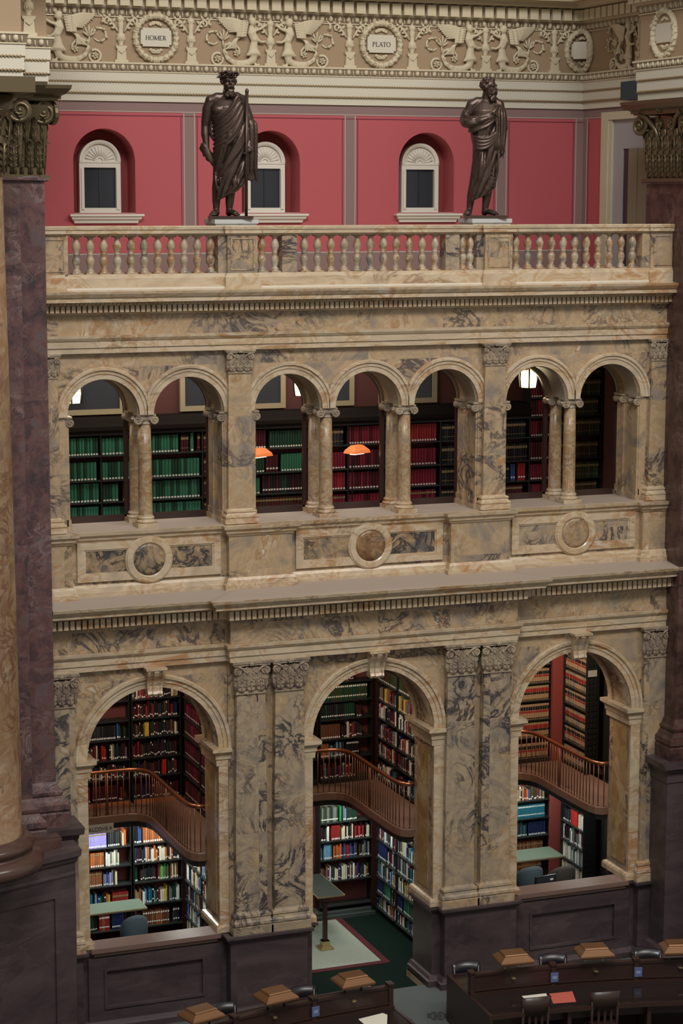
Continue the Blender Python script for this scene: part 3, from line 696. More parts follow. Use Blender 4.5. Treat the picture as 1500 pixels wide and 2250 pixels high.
for x, n in ((-BAY + .02, 'left pair of arches'), (-.672, 'three middle arches, left of the desk lamp'), (.672, 'three middle arches, right of the desk lamp'), (BAY - .02, 'right pair of arches')):
    column(x, .34, 'slim mottled front column between the %s' % n, 'front columns of the upper arcade')
    column(x, .86, 'slim shaded rear column behind the front one, %s' % n, 'rear columns of the upper arcade')
    b = MB(); b.box(x - .11, x + .11, .235, .965, 9.655, 9.67); S(b.build('trim_impost', M['trim']))
# engaged responds on the jambs
b = MB(); jp = MB()
for x, s in ((UC[0] - UH, 1), (UC[1] + UH, -1), (UC[2] - UH, 1), (UC[4] + UH, -1), (UC[5] - UH, 1), (UC[6] + UH, -1)):
    for y0, y1 in ((.235, .45), (.72, .95)):
        jp.box(*sorted((x - s * .02, x + s * .03)), y0, y1, 8.1, 9.52); jp.box(*sorted((x - s * .02, x + s * .065)), y0 - .03, y1 + .03, 7.918, 8.0); jp.box(*sorted((x - s * .02, x + s * .045)), y0 - .015, y1 + .015, 8.0, 8.1)
        q = MB(); rings = []
        for t in range(7):
            yy = y0 - .01 + (y1 - y0 + .02) * t / 6; r = .066 - .018 * math.sin(PI * t / 6)
            rings.append([(x + s * .045 + r * math.cos(2 * PI * j / 14), yy, 9.57 + r * math.sin(2 * PI * j / 14)) for j in range(14)])
        b.loft(rings)
        for f, yy in ((-1, y0 - .01), (1, y1 + .01)): volute(b, (x + s * .045, yy, 9.57), Vector((s, 0, 0)), Vector((0, f, 0)), .068, .014, 1.7, -1, 20)
        b.box(*sorted((x - s * .05, x + s * .08)), y0 - .03, y1 + .03, 9.635, 9.665)
S(b.build('trim_22', cap_m)); S(jp.build('trim_23', M['marble']))

# ---- balustrade
root = empty('balustrade', (0, .1, 11.55), 0, 'mottled marble balustrade with turned balusters along the top of the facade', 'balustrade')
inv = root.matrix_basis.inverted()
def sub(o): o.matrix_parent_inverse = Matrix.Translation((0, -.1, -11.55)); return o
YB = .16
PB = [(-5.36, .02), (-4.93, .02), (-4.93, .06), (-2.40, .06), (-2.40, .0), (-1.90, .0), (-1.90, .06), (1.90, .06), (1.90, .0), (2.40, .0), (2.40, .06), (4.91, .06), (4.91, .02), (5.36, .02)]
b = MB(); b.mould([(-.3, 11.57), (.035, 11.57), (.035, 11.74), (.02, 11.76), (0.01, 11.80), (-.3, 11.80)], PB); sub(b.build('plinth', M['trim'], root))
b = MB(); b.mould([(-.26, 12.37), (.0, 12.37), (.015, 12.395), (.04, 12.40), (.04, 12.45), (.055, 12.46), (.06, 12.50), (.045, 12.515), (-.28, 12.515)], PB); sub(b.build('rail', M['trim'], root))
for x0, x1, y in ((-5.34, -4.86, .03), (-2.52, -2.38, .08), (-2.39, -1.91, .01), (-1.49, -1.25, .07), (1.25, 1.49, .07), (1.79, 1.93, .08), (1.91, 2.39, .01), (4.77, 4.93, .07), (4.91, 5.34, .03)):
    p = MB(); p.box(x0, x1, y, y + .24, 11.79, 12.38)
    if x1 - x0 > .4: frame(p, x0 + .05, x1 - .05, 11.84, 12.33, .02, y - .012, y + .01)
    sub(p.build('post', M['marble'] if x1 - x0 > .3 else M['vein'], root))
prof = [(.072, 0), (.072, .035), (.06, .045), (.066, .06), (.05, .075), (.036, .10), (.058, .16), (.066, .20), (.058, .245), (.036, .285), (.048, .30), (.048, .315), (.036, .33), (.060, .375), (.066, .415), (.058, .46), (.036, .515), (.034, .53), (.05, .54), (.05, .55), (.065, .555), (.07, .59)]
bal0 = None
xs = [-4.70 + .2085 * i for i in range(11)] + [-1.79, -1.58] + [-1.10 + .22 * i for i in range(11)] + [1.58, 1.79 - .08] + [2.52 + .2115 * i for i in range(11)]
for x in xs:
    if bal0 is None:
        m = MB(); m.lathe(prof, n=16); m.box(-.075, .075, -.075, .075, 0, .032); m.box(-.072, .072, -.072, .072, .56, .59); o = bal0 = m.build('baluster', M['baluster'], root)
    else: o = bal0.copy(); COL.objects.link(o); setparent(o, root)
    o.location = (x, YB - .1, .24)

# ---- great piers at both ends
def pier(s, nm):
    root = empty('pier', (s * 5.9, 0, 0), 0, {'l': 'purple marble pier with a gilded bronze capital rising along the left edge', 'r': 'dark reddish marble pier with bronze capital at the right edge'}[nm], 'pier')
    inv = Matrix.Translation((-s * 5.9, 0, 0))
    def pt(o): o.matrix_parent_inverse = inv; return o
    def path(off): # plan outline, travelling so that out is away from the pier
        P = [(-7.4, -1.25), (-5.84, -1.25), (-5.84, -.47), (-5.31, -.47), (-5.31, .95), (-6.0, .95)]
        return P if s < 0 else [(-x, y) for x, y in P[::-1]]
    poly = path(0) + [(s * 7.4, .95)]
    mt = M['purple'] if s < 0 else M['red_marble']
    b = MB(); b.prism(poly, 4.15, 13.2); pt(b.build('shaft', mt, root))
    b = MB(); b.mould([(-.3, 3.57), (.17, 3.57), (.17, 3.78), (.15, 3.80), (.175, 3.84), (.17, 3.92), (.12, 3.96), (.10, 4.0), (.07, 4.03), (.085, 4.06), (.09, 4.10), (.05, 4.13), (.02, 4.2), (0, 4.24), (-.3, 4.24)], path(0)); pt(b.build('base', mt, root))
    P2 = [(-7.4, -1.40), (-5.62, -1.40), (-5.62, -.66), (-5.08, -.66), (-5.08, -.02)] if s < 0 else [(5.08, -.02), (5.08, -.66), (5.62, -.66), (5.62, -1.40), (7.4, -1.40)]
    b = MB(); b.prism(P2 + [(s * 7.4, -.02)], 0, 3.4)
    b.mould([(-.3, 3.22), (.02, 3.22), (.02, 3.36), (.05, 3.39), (.06, 3.44), (.12, 3.47), (.13, 3.57), (-.3, 3.575)], P2)
    b.mould([(-.3, 0), (.13, 0), (.13, .16), (.10, .2), (.06, .3), (.0, .34), (-.3, .34)], P2)
    pt(b.build('pedestal', M['dark'], root))
    b = MB(); b.mould([(-.2, 13.16), (.03, 13.16), (.06, 13.18), (.06, 13.215), (.03, 13.225), (.02, 13.25), (-.2, 13.25)], path(0)); pt(b.build('necking', mt, root))
    c = MB()
    corinthian(c, (s * 5.575, -.47, 13.24), RT, OUT, .53, 1.26, .4, 4, 0, 1.0)
    corinthian(c, (s * 6.35, -1.25, 13.24), RT, OUT, 1.02, 1.26, .4, 6, 0, 1.0)
    corinthian(c, (s * 5.31, .24, 13.24), Vector((0, s, 0)), Vector((-s, 0, 0)), 1.42, 1.26, .4, 7, 0, .8)
    c.mould([(-.3, 14.30), (.17, 14.30), (.20, 14.36), (.28, 14.40), (.34, 14.47), (.35, 14.52), (-.3, 14.53)], path(0))
    pt(c.build('capital', M['capbronze'], root))
    return root
pier(-1, 'l'); pier(1, 'r')
# round yellow column in front of the left pier, on its own slanted pedestal
root = empty('column', (-6.9, -2.45, 3.57), 0, 'tall round yellow marble column at the far left edge', 'column')
b = MB(); b.lathe([(.66, .55), (.63, .58), (.63, 2), (.60, 6), (.56, 9.7)], n=40); b.build('shaft', M['yellow'], root)
b = MB(); b.lathe([(.90, .14), (.93, .2), (.93, .27), (.88, .34), (.78, .36), (.74, .40), (.78, .43), (.80, .48), (.78, .53), (.70, .56), (.66, .6)], n=40)
b.build('base', mat('brown_base_marble', (.07, .036, .026), .25), root)
c = MB()
for k in range(10):
    a = 2 * PI * k / 10; o_ = Vector((math.cos(a), math.sin(a), 0)); r_ = Vector((-math.sin(a), math.cos(a), 0))
    leaf(c, o_ * .56 + Vector((0, 0, 9.7)), r_, o_, .46, .34, 1); leaf(c, Matrix.Rotation(PI / 10, 3, 'Z') @ o_ * .57 + Vector((0, 0, 9.8)), Matrix.Rotation(PI / 10, 3, 'Z') @ r_, Matrix.Rotation(PI / 10, 3, 'Z') @ o_, .7, .3, 1)
c.lathe([(.57, 9.65), (.6, 10.3), (.75, 10.7)], n=24); c.box(-.85, .85, -.85, .85, 10.72, 10.92); c.build('capital', M['capbronze'], root)
root = empty('pedestal', (-6.4, -2, 0), 0, 'dark slanted marble pedestal in the lower left corner', 'pedestal')
dx, dy = math.cos(math.radians(19)), math.sin(math.radians(19))
A = Vector((-5.36, -1.72)); PPd = [(A.x - dx * 2.6, A.y - dy * 2.6), (A.x, A.y), (A.x - dy * .0, -1.3)]
b = MB(); b.prism([(p[0], p[1]) for p in PPd] + [(-7.8, -1.3)], 0, 3.45)
b.mould([(-.2, 3.16), (.02, 3.16), (.03, 3.20), (.02, 3.24), (.02, 3.36), (.05, 3.40), (.06, 3.45), (.10, 3.48), (.11, 3.57), (-.6, 3.572)], PPd)
b.mould([(-.2, 0), (.10, 0), (.10, .18), (.06, .3), (0, .34), (-.2, .34)], PPd)
q = [(A.x - dx * 1.95 + dy * .0, A.y - dy * 1.95), (A.x - dx * .3, A.y - dy * .3)]
n_ = Vector((dy, -dx))
fr = [Vector((A.x, A.y)) - Vector((dx, dy)) * d_ for d_ in (.35, 2.6)]
for d0, d1, z0, z1 in ((.0, .34, .34, 3.16), (.34, 2.6, 2.9, 3.16), (.34, 2.6, .34, .6)):
    P0 = Vector((A.x, A.y)) - Vector((dx, dy)) * d0; P1 = Vector((A.x, A.y)) - Vector((dx, dy)) * d1
    b.prism([tuple(P0 + n_ * .03), tuple(P0 - n_ * .02), tuple(P1 - n_ * .02), tuple(P1 + n_ * .03)], z0, z1)
b.mould([(-.05, .32), (.002, .32), (.002, .33), (-.05, .33)], PPd)
o = b.build('body', M['dark'], root); o.matrix_parent_inverse = Matrix.Translation((6.4, 2, 0))
b = MB(); b.mould([(-.6, 3.57), (-.14, 3.57), (-.14, 3.715), (-.6, 3.715)], PPd); o = b.build('plinth', M['red_marble'], root); o.matrix_parent_inverse = Matrix.Translation((6.4, 2, 0))

# ================================================================ statues
YAW = -math.radians(20.9)
def hand(mb, c, down, side, sc=1.0, curl=.5):
    """palm, four unequal bent fingers and a thumb from the side of the palm"""
    c, dn, sd = Vector(c), Vector(down).normalized(), Vector(side).normalized(); fw = dn.cross(sd).normalized()
    mb.ball(c, .045 * sc, .028 * sc, .055 * sc, 8, 6)
    for k, L in enumerate((.075, .085, .08, .062)):
        p = c + sd * ((k - 1.5) * .021 * sc) + dn * .04 * sc
        q = p + dn * L * .5 * sc + fw * .012 * curl; r = q + dn * L * .45 * sc + fw * .05 * curl
        mb.tube([p, q, r], [.013 * sc, .012 * sc, .009 * sc], 6); mb.ball(r, .0095 * sc)
    p = c + sd * .035 * sc; q = p + sd * .03 * sc + dn * .03 * sc; r = q + dn * .035 * sc + fw * .02
    mb.tube([c + sd * .01 * sc, p, q, r], [.018 * sc, .016 * sc, .014 * sc, .010 * sc], 6)
def foot(mb, heel, ang, L=.30):
    d = Vector((math.cos(ang), math.sin(ang), 0)); h = Vector(heel); sd = Vector((-d.y, d.x, 0))
    mb.ball(h + Vector((0, 0, .05)), .055, .055, .055); mb.tube([h + Vector((0, 0, .06)), h + d * L * .45 + Vector((0, 0, .055)), h + d * L * .75 + Vector((0, 0, .032))], [.05, .055, .045], 8, sq=((0, 0, 1), .85))
    for k in range(5): t = h + d * (L * (.80 - .03 * abs(k - 1))) + sd * ((k - 2) * .022); mb.tube([t - d * .05 + Vector((0, 0, .026)), t + d * .03 + Vector((0, 0, .020))], [.017, .014], 6); mb.ball(t + d * .035 + Vector((0, 0, .02)), .015)
def head(mb, c, ang, sc=1.0):
    """bearded head turned to ang (0 = facing -y, positive = towards +x)"""
    Mz = Matrix.Translation(Vector(c)) @ Matrix.Rotation(ang, 4, 'Z') @ Matrix.Scale(sc, 4)
    def b(p, rx, ry, rz): mb.ball(Mz @ Vector(p), rx * sc, ry * sc, rz * sc, 12, 8, Matrix.Rotation(ang, 3, 'Z'))
    b((0, .01, .05), .098, .118, .115); b((0, -.03, -.03), .078, .085, .11)
    mb.tube([Mz @ Vector((0, -.105, .05)), Mz @ Vector((0, -.135, -.0)), Mz @ Vector((0, -.125, -.015))], [.014 * sc, .02 * sc, .018 * sc], 6)
    for s in (-1, 1):
        mb.tube([Mz @ Vector((s * .012, -.112, .052)), Mz @ Vector((s * .05, -.105, .058)), Mz @ Vector((s * .08, -.07, .045))], .013 * sc, 6)
        b((s * .04, -.098, .030), .018, .012, .012); b((s * .05, -.085, -.01), .024, .02, .02); b((s * .1, .0, .02), .015, .028, .035)
        mb.tube([Mz @ Vector((0, -.122, -.038)), Mz @ Vector((s * .035, -.118, -.045)), Mz @ Vector((s * .055, -.10, -.085))], [.013 * sc, .016 * sc, .014 * sc], 6)
    b((0, -.115, -.062), .022, .012, .009)
    r = random.Random(3)
    for k in range(26):
        a = r.uniform(-1, 1); z = r.uniform(-.16, -.075)
        p = Vector((a * .075 * (1 + (z + .16) * 2), -.085 - .03 * (1 - abs(a)) + .02, z)); mb.tube([Mz @ p, Mz @ (p + Vector((a * .008, -.012, -.028))), Mz @ (p + Vector((a * .004, .002, -.055)))], [.018 * sc, .017 * sc, .008 * sc], 6)
    return Mz
def curls(mb, Mz, sc, full=True):
    r = random.Random(5)
    for k in range(70):
        a = r.uniform(-PI, PI); e = r.uniform(-.25, 1.3)
        if math.cos(a) > .35 and e < .75: continue          # keep the face clear (face is at a=0)
        p = Vector((.104 * math.cos(e) * math.sin(a), .01 - .124 * math.cos(e) * math.cos(a), .05 + .12 * math.sin(e)))
        mb.ball(Mz @ p, .026 * sc, .026 * sc, .022 * sc, 7, 5)
def drape(mb, secs, n=110, m=80, folds=(), tilt=1.0, amp=.03, hem=0.0):
    """cloth tube: secs = (z, cx, cy, rx, ry); folds run diagonally round it"""
    import bisect
    secs = sorted(secs); zs = [s[0] for s in secs]; rings = []
    for i in range(m + 1):
        z = zs[0] + (zs[-1] - zs[0]) * i / m; k = min(len(zs) - 2, max(0, bisect.bisect_right(zs, z) - 1)); f = (z - zs[k]) / (zs[k + 1] - zs[k]); f = f * f * (3 - 2 * f)
        s = [a + (b - a) * f for a, b in zip(secs[k], secs[k + 1])]; ring = []
        for j in range(n):
            t = 2 * PI * j / n; x = math.cos(t); 
            ph = t * 1.0 + z * tilt
            d = 0
            for q, (fr, am, sl) in enumerate(folds): 
                v = math.sin(fr * (x * .9 - sl * z) * 3.0 + q * 1.3 + .8 * math.sin(2.3 * z + q)); d += am * (abs(v) * 1.6 - .8)
            g = 1 + d * amp / .03 * (.6 if math.sin(t) > 0 else 1)
            ring.append((s[1] + s[3] * math.cos(t) * (1 + d * .5), s[2] + s[4] * math.sin(t) * g, z + hem * math.cos(t) * max(0, 1 - (z - zs[0]) / .5)))
        rings.append(ring)
    mb.loft(rings)
def curve(pts, n=5):
    P = [Vector(p) for p in pts]; P = [P[0] * 2 - P[1]] + P + [P[-1] * 2 - P[-2]]; out = []
    for i in range(1, len(P) - 2):
        for k in range(n):
            t = k / n; a, b_, c_, d_ = P[i - 1], P[i], P[i + 1], P[i + 2]
            out.append(.5 * ((2 * b_) + (c_ - a) * t + (2 * a - 5 * b_ + 4 * c_ - d_) * t * t + (3 * b_ - a - 3 * c_ + d_) * t ** 3))
    return out + [P[-2]]
def fold(c, pts, r, taper=.35):
    q = curve(pts); m = len(q) - 1
    c.tube(q, [r * (taper + (1 - taper) * min(1, 4 * min(i, m - i) / m)) for i in range(m + 1)], 8)
    for p in (q[0], q[-1]): c.ball(p, r * taper)
def statue(pos, label, bodyf, clothf, extra, gp=None):
    root = empty('statue', pos, YAW, label, 'statue', gp)
    p = MB(); p.box(-.34, .34, -.24, .24, 0, .05); p.build('plinth', M['bronze'], root)
    b = MB(); bodyf(b); o = b.build('body', M['bronze'], root, (0, 0, .05)); melt(o, .0095, 2)
    c = MB(); clothf(c); o = c.build('robe', M['bronze'], root, (0, 0, .05)); melt(o, .0095, 2)
    for nm, fn in extra:
        e = MB(); fn(e); e.build(nm, M['bronze'], root, (0, 0, .05))
    return root
# bearded figure with wreath and staff
HM = {}
def h_body(b):
    HM['M'] = head(b, (-.02, -.04, 2.0), .30, 1.08); curls(b, HM['M'], 1.08)
    b.tube([(-.03, .02, 1.74), (-.03, 0, 1.88), (-.025, -.02, 1.95)], [.10, .078, .075], 12)
    b.loft([[(cx + rx * math.cos(2 * PI * j / 24), cy + ry * math.sin(2 * PI * j / 24), z) for j in range(24)] for z, cx, cy, rx, ry in ((1.0, -.04, 0, .19, .15), (1.2, -.05, 0, .185, .145), (1.32, -.06, 0, .19, .145), (1.5, -.07, -.01, .225, .165), (1.65, -.07, 0, .24, .165), (1.74, -.07, .02, .21, .13), (1.80, -.05, .02, .12, .09))])
    for s in (-1, 1): b.ball((-.07 + s * .10, -.125, 1.60), .10, .055, .075, 12, 8)
    b.tube([(-.04, .02, 1.79), (-.20, .02, 1.79), (-.29, .02, 1.74)], [.075, .085, .09], 10)
    b.ball((-.295, .02, 1.745), .092); b.ball((.185, .02, 1.745), .092)
    b.tube([(-.29, .02, 1.75), (-.34, .03, 1.62), (-.37, .04, 1.44), (-.385, .04, 1.36), (-.385, .02, 1.24), (-.365, -.02, 1.08), (-.355, -.03, 1.03)], [.088, .092, .08, .066, .068, .045, .04], 12)
    hand(b, (-.345, -.05, .97), (.12, -.15, -1), (-1, -.1, 0), 1.15, .6)
    b.tube([(-.03, .02, 1.79), (.10, .02, 1.80), (.18, .02, 1.74)], [.075, .085, .09], 10)
    b.tube([(.18, .02, 1.74), (.27, .03, 1.5), (.32, .02, 1.36), (.315, -.05, 1.2), (.285, -.11, 1.08)], [.09, .085, .07, .055, .042], 10)
    hand(b, (.28, -.13, 1.04), (-.2, -.3, -1), (1, -.2, 0), 1.1, 1.4)
    b.tube([(-.15, .0, .95), (-.19, -.02, .55), (-.215, .0, .42), (-.225, .02, .22), (-.225, .03, .06)], [.12, .085, .075, .062, .045], 12); foot(b, (-.225, .05, 0), -1.75)
    b.tube([(.02, .0, .95), (.02, .0, .52), (-.005, .01, .38), (-.02, .03, .2), (-.03, .04, .06)], [.12, .085, .078, .066, .045], 12); foot(b, (-.03, .04, 0), -1.0)
    b.ball((-.19, -.09, .54), .06, .05, .07)
def h_cloth(c):
    drape(c, [(.30, -.06, .0, .19, .15), (.42, -.03, 0, .23, .165), (.7, .01, 0, .25, .18), (1.0, .02, 0, .265, .19), (1.2, .01, 0, .25, .19), (1.36, .01, .0, .22, .175), (1.42, 0, 0, .19, .15)], folds=((1.1, .16, 1.0), (2.1, .11, 1.1), (3.7, .06, .9)), amp=.034, hem=.10)
    # mantle crossing the body from the right hip up to the left shoulder
    for k in range(8):
        f = k / 7; z0 = 1.42 - .46 * f
        fold(c, [(-.25 + .01 * f, .10, z0 - .02), (-.245, -.05, z0), (-.14, -.165, z0 + .06), (.02 + .03 * f, -.195, z0 + .20), (.12 + .05 * f, -.165, z0 + .38 + .05 * f), (.17 + .05 * f, -.08, 1.74 - .05 * f), (.16 + .06 * f, .06, 1.80 - .04 * f)], .026 if k % 2 else .034)
    c.loft([[(.04 * z_ + rx * math.cos(t), ry * math.sin(t), zc + sl * math.cos(t)) for t in [2 * PI * j / 36 for j in range(36)]] for z_, rx, ry, zc, sl in ((0, .245, .17, 1.10, .02), (.2, .24, .175, 1.28, .10), (1.0, .215, .165, 1.46, .19), (2.2, .17, .14, 1.60, .20))])
    c.ball((.17, .02, 1.72), .11, .13, .10, 14, 8)
    # folds sweeping down from the left arm to the right knee
    for k in range(7):
        f = k / 6
        fold(c, [(.24 + .03 * f, -.10, 1.45 - .16 * f), (.16, -.185, 1.20 - .17 * f), (.02 - .02 * f, -.20, .94 - .12 * f), (-.12 - .02 * f, -.17, .70 - .06 * f), (-.22, -.08, .55 - .01 * f)], .024 if k % 2 else .032)
    for k in range(5):   # cloth hanging from the left forearm
        x = .20 + .034 * k
        fold(c, [(x, -.02 - .02 * (k % 2), 1.72 - .07 * k), (x + .05, -.09 + .03 * (k % 2), 1.38), (x + .055, -.10 + .04 * (k % 2), 1.0), (x + .05, -.07 + .04 * (k % 2), .72), (x + .03 + .01 * k, -.05, .52 + .03 * (k % 2))], .036)
    c.loft([[(cx + rx * math.cos(t), -.03 + ry * math.sin(t), z) for t in [2 * PI * j / 20 for j in range(20)]] for z, cx, rx, ry in ((.54, .29, .085, .05), (.8, .30, .09, .06), (1.2, .30, .08, .07), (1.5, .26, .09, .09), (1.72, .19, .08, .09))])
    for k in range(6): fold(c, [(-.23 + .075 * k, -.12 - .04 * math.sin(k * .7), .66), (-.215 + .068 * k, -.155, .50), (-.19 + .06 * k, -.14, .37 + .022 * k)], .020)
    fold(c, [(-.27, .02, 1.42), (-.285, .0, 1.30), (-.26, -.04, 1.16)], .05)
def h_staff(e): e.tube([(.245, -.17, 0), (.25, -.16, 1.0), (.262, -.13, 1.86)], [.024, .024, .026], 10); e.ball((.263, -.13, 1.88), .03, .03, .045)
def h_wreath(e):
    Mz = HM['M']; r = random.Random(9)
    for k in range(44):
        a = -PI + 2 * PI * k / 44; sg = 1 if a < 0 else -1
        zz = .085 + r.uniform(-.02, .045) + .02 * (1 - abs(a) / PI); ln = r.uniform(.055, .085)
        p = Vector((.112 * math.sin(a), .01 - .126 * math.cos(a), zz)); t = Vector((math.cos(a), math.sin(a), 0)) * sg
        d = (Vector((math.sin(a), -math.cos(a), 0)) * r.uniform(.25, .75) + t * r.uniform(.2, .8) + Vector((0, 0, r.uniform(.0, .75)))).normalized()
        nrm = d.cross(t).normalized(); e.tube([Mz @ p, Mz @ (p + d * ln * .5), Mz @ (p + d * ln)], [.007, .022, .003], 6, sq=(tuple((Mz.to_3x3() @ nrm).normalized()), .35))
    e.tube([Mz @ Vector((.110 * math.sin(2 * PI * k / 24), .01 - .124 * math.cos(2 * PI * k / 24), .085)) for k in range(25)], .012, 6)
def h_cap(e):
    e.loft([[(-.36 + rx * math.cos(t) + (.04 if z < .9 else 0), -.02 + .08 * math.sin(t), z + .12 * math.cos(t) * -.6) for t in [2 * PI * j / 14 for j in range(14)]] for z, rx in ((.82, .05), (.86, .10), (.95, .12), (1.03, .09), (1.06, .05))])
statue((-2.17, .52, 12.605), 'dark bronze robed statue with laurel wreath and long staff on the balustrade', h_body, h_cloth, [('staff', h_staff), ('wreath', h_wreath), ('purse', h_cap)], 'bronze statues on the balustrade')
PM = {}
def p_body(b):
    PM['M'] = head(b, (.04, -.04, 2.0), .95, 1.06); curls(b, PM['M'], 1.06)
    b.tube([(.0, .02, 1.74), (.01, 0, 1.88), (.02, -.015, 1.95)], [.10, .078, .075], 12)
    b.loft([[(cx + rx * math.cos(2 * PI * j / 24), cy + ry * math.sin(2 * PI * j / 24), z) for j in range(24)] for z, cx, cy, rx, ry in ((1.0, 0, 0, .19, .15), (1.3, 0, 0, .19, .145), (1.5, 0, -.01, .22, .165), (1.66, 0, 0, .235, .165), (1.76, 0, .02, .20, .13), (1.83, .01, .02, .11, .09))])
    b.tube([(0, .02, 1.80), (-.14, .02, 1.80), (-.22, .02, 1.75)], [.075, .085, .09], 10); b.tube([(-.22, .02, 1.76), (-.28, .03, 1.62), (-.33, .02, 1.50), (-.25, -.13, 1.47), (-.08, -.20, 1.50), (.02, -.2, 1.54)], [.09, .088, .08, .07, .055, .045], 12)
    b.ball((-.225, .025, 1.755), .092); b.ball((.205, .025, 1.755), .092)
    hand(b, (.05, -.2, 1.55), (1, -.05, .3), (0, -.2, 1), 1.0, .8)
    b.tube([(0, .02, 1.80), (.14, .02, 1.80), (.20, .02, 1.75)], [.075, .085, .09], 10); b.tube([(.20, .02, 1.76), (.25, .03, 1.55), (.275, .02, 1.40), (.275, -.02, 1.25), (.265, -.06, 1.10)], [.09, .085, .07, .06, .045], 12)
    hand(b, (.262, -.07, 1.03), (-.05, -.1, -1), (0, -1, .1), 1.1, .9)
    b.tube([(-.1, .0, .9), (-.18, .0, .5), (-.225, .02, .3), (-.25, .04, .06)], [.11, .08, .068, .046], 12); foot(b, (-.255, .06, 0), -1.75)
    b.tube([(.05, .0, .9), (.05, .0, .5), (.03, .02, .3), (.0, .04, .06)], [.11, .085, .072, .048], 12); foot(b, (.0, .05, 0), -.75)
def p_cloth(c):
    drape(c, [(.28, -.09, .0, .175, .15), (.40, -.06, 0, .205, .165), (.62, -.01, 0, .20, .17), (.9, .01, 0, .20, .175), (1.15, .0, 0, .215, .18), (1.36, -.01, 0, .23, .18), (1.5, -.01, 0, .235, .178), (1.60, 0, 0, .21, .16)], folds=((1.0, .15, 1.1), (2.0, .10, 1.2), (3.6, .05, 1.0)), amp=.034, hem=.08)
    for k in range(6):   # band of cloth across the chest and over the left shoulder
        f = k / 5; fold(c, [(-.29 + .02 * f, .06, 1.62 - .26 * f), (-.26, -.10, 1.57 - .24 * f), (-.12, -.185, 1.56 - .2 * f), (.05, -.19, 1.61 - .17 * f), (.16, -.12, 1.71 - .13 * f), (.22, .02, 1.76 - .08 * f), (.2, .12, 1.7)], .030 if k % 2 else .022)
    fold(c, [(-.23, .03, 1.74), (-.30, .03, 1.62), (-.335, .02, 1.50), (-.27, -.12, 1.46), (-.1, -.175, 1.48)], .088, .7)
    for k in range(3): fold(c, [(-.28 - .02 * k, -.05, 1.68 - .07 * k), (-.335, -.06, 1.58 - .05 * k), (-.25, -.17, 1.53 - .05 * k), (-.12, -.2, 1.53 - .05 * k)], .022)
    for k in range(7):   # folds radiating from the left hand down to the right hip
        f = k / 6; fold(c, [(-.245 + .02 * f, .02, 1.34 - .13 * f), (-.16, -.15, 1.24 - .17 * f), (.0, -.195, 1.22 - .15 * f), (.14, -.16, 1.30 - .1 * f), (.20, -.08, 1.40 - .05 * f)], .020 if k % 2 else .028)
    for k in range(4):   # end of the mantle hanging from the shoulder over the arm
        x = .13 + .04 * k; fold(c, [(x, -.03 + .03 * (k % 2), 1.80 - .02 * k), (x + .03, -.13 + .03 * (k % 2), 1.62), (x + .035, -.16 + .03 * (k % 2), 1.35), (x + .03, -.15, 1.12), (x + .02, -.12, 1.0 - .03 * k)], .027)
    fold(c, [(.20, .03, 1.78), (.25, .04, 1.6), (.27, .03, 1.42), (.26, .0, 1.25)], .085, .6)
    for k in range(6): x = .20 - .055 * k; fold(c, [(x, -.13 + .04 * (k % 2), 1.12 - .02 * k), (x - .01, -.165 + .04 * (k % 2), .80), (x - .05, -.145, .50), (x - .08, -.12, .34 + .03 * (5 - k) * .6)], .024 if k % 2 else .018)
    fold(c, [(-.06, -.17, .98), (-.08, -.18, .70), (-.1, -.15, .46)], .05)
    c.ball((.0, .03, 1.78), .17, .09, .05)
statue((2.13, .52, 12.605), 'dark bronze robed statue of bareheaded bearded man, arm folded in his cloak', p_body, p_cloth, [], 'bronze statues on the balustrade')
for x, lb in ((-2.17, 'white marble block under the wreathed statue with a staff'), (2.13, 'white marble block under the bareheaded statue')):
    b = MB(); b.box(-.33, .33, .0, .52, 0, .68); b.box(-.35, .35, -.02, .54, .62, .685)
    o = b.build('statue_block', M['whiteblock'], None, (x, .25, 11.92)); b = None
    tag(o, lb, 'pedestal', 'statue blocks on the balustrade')
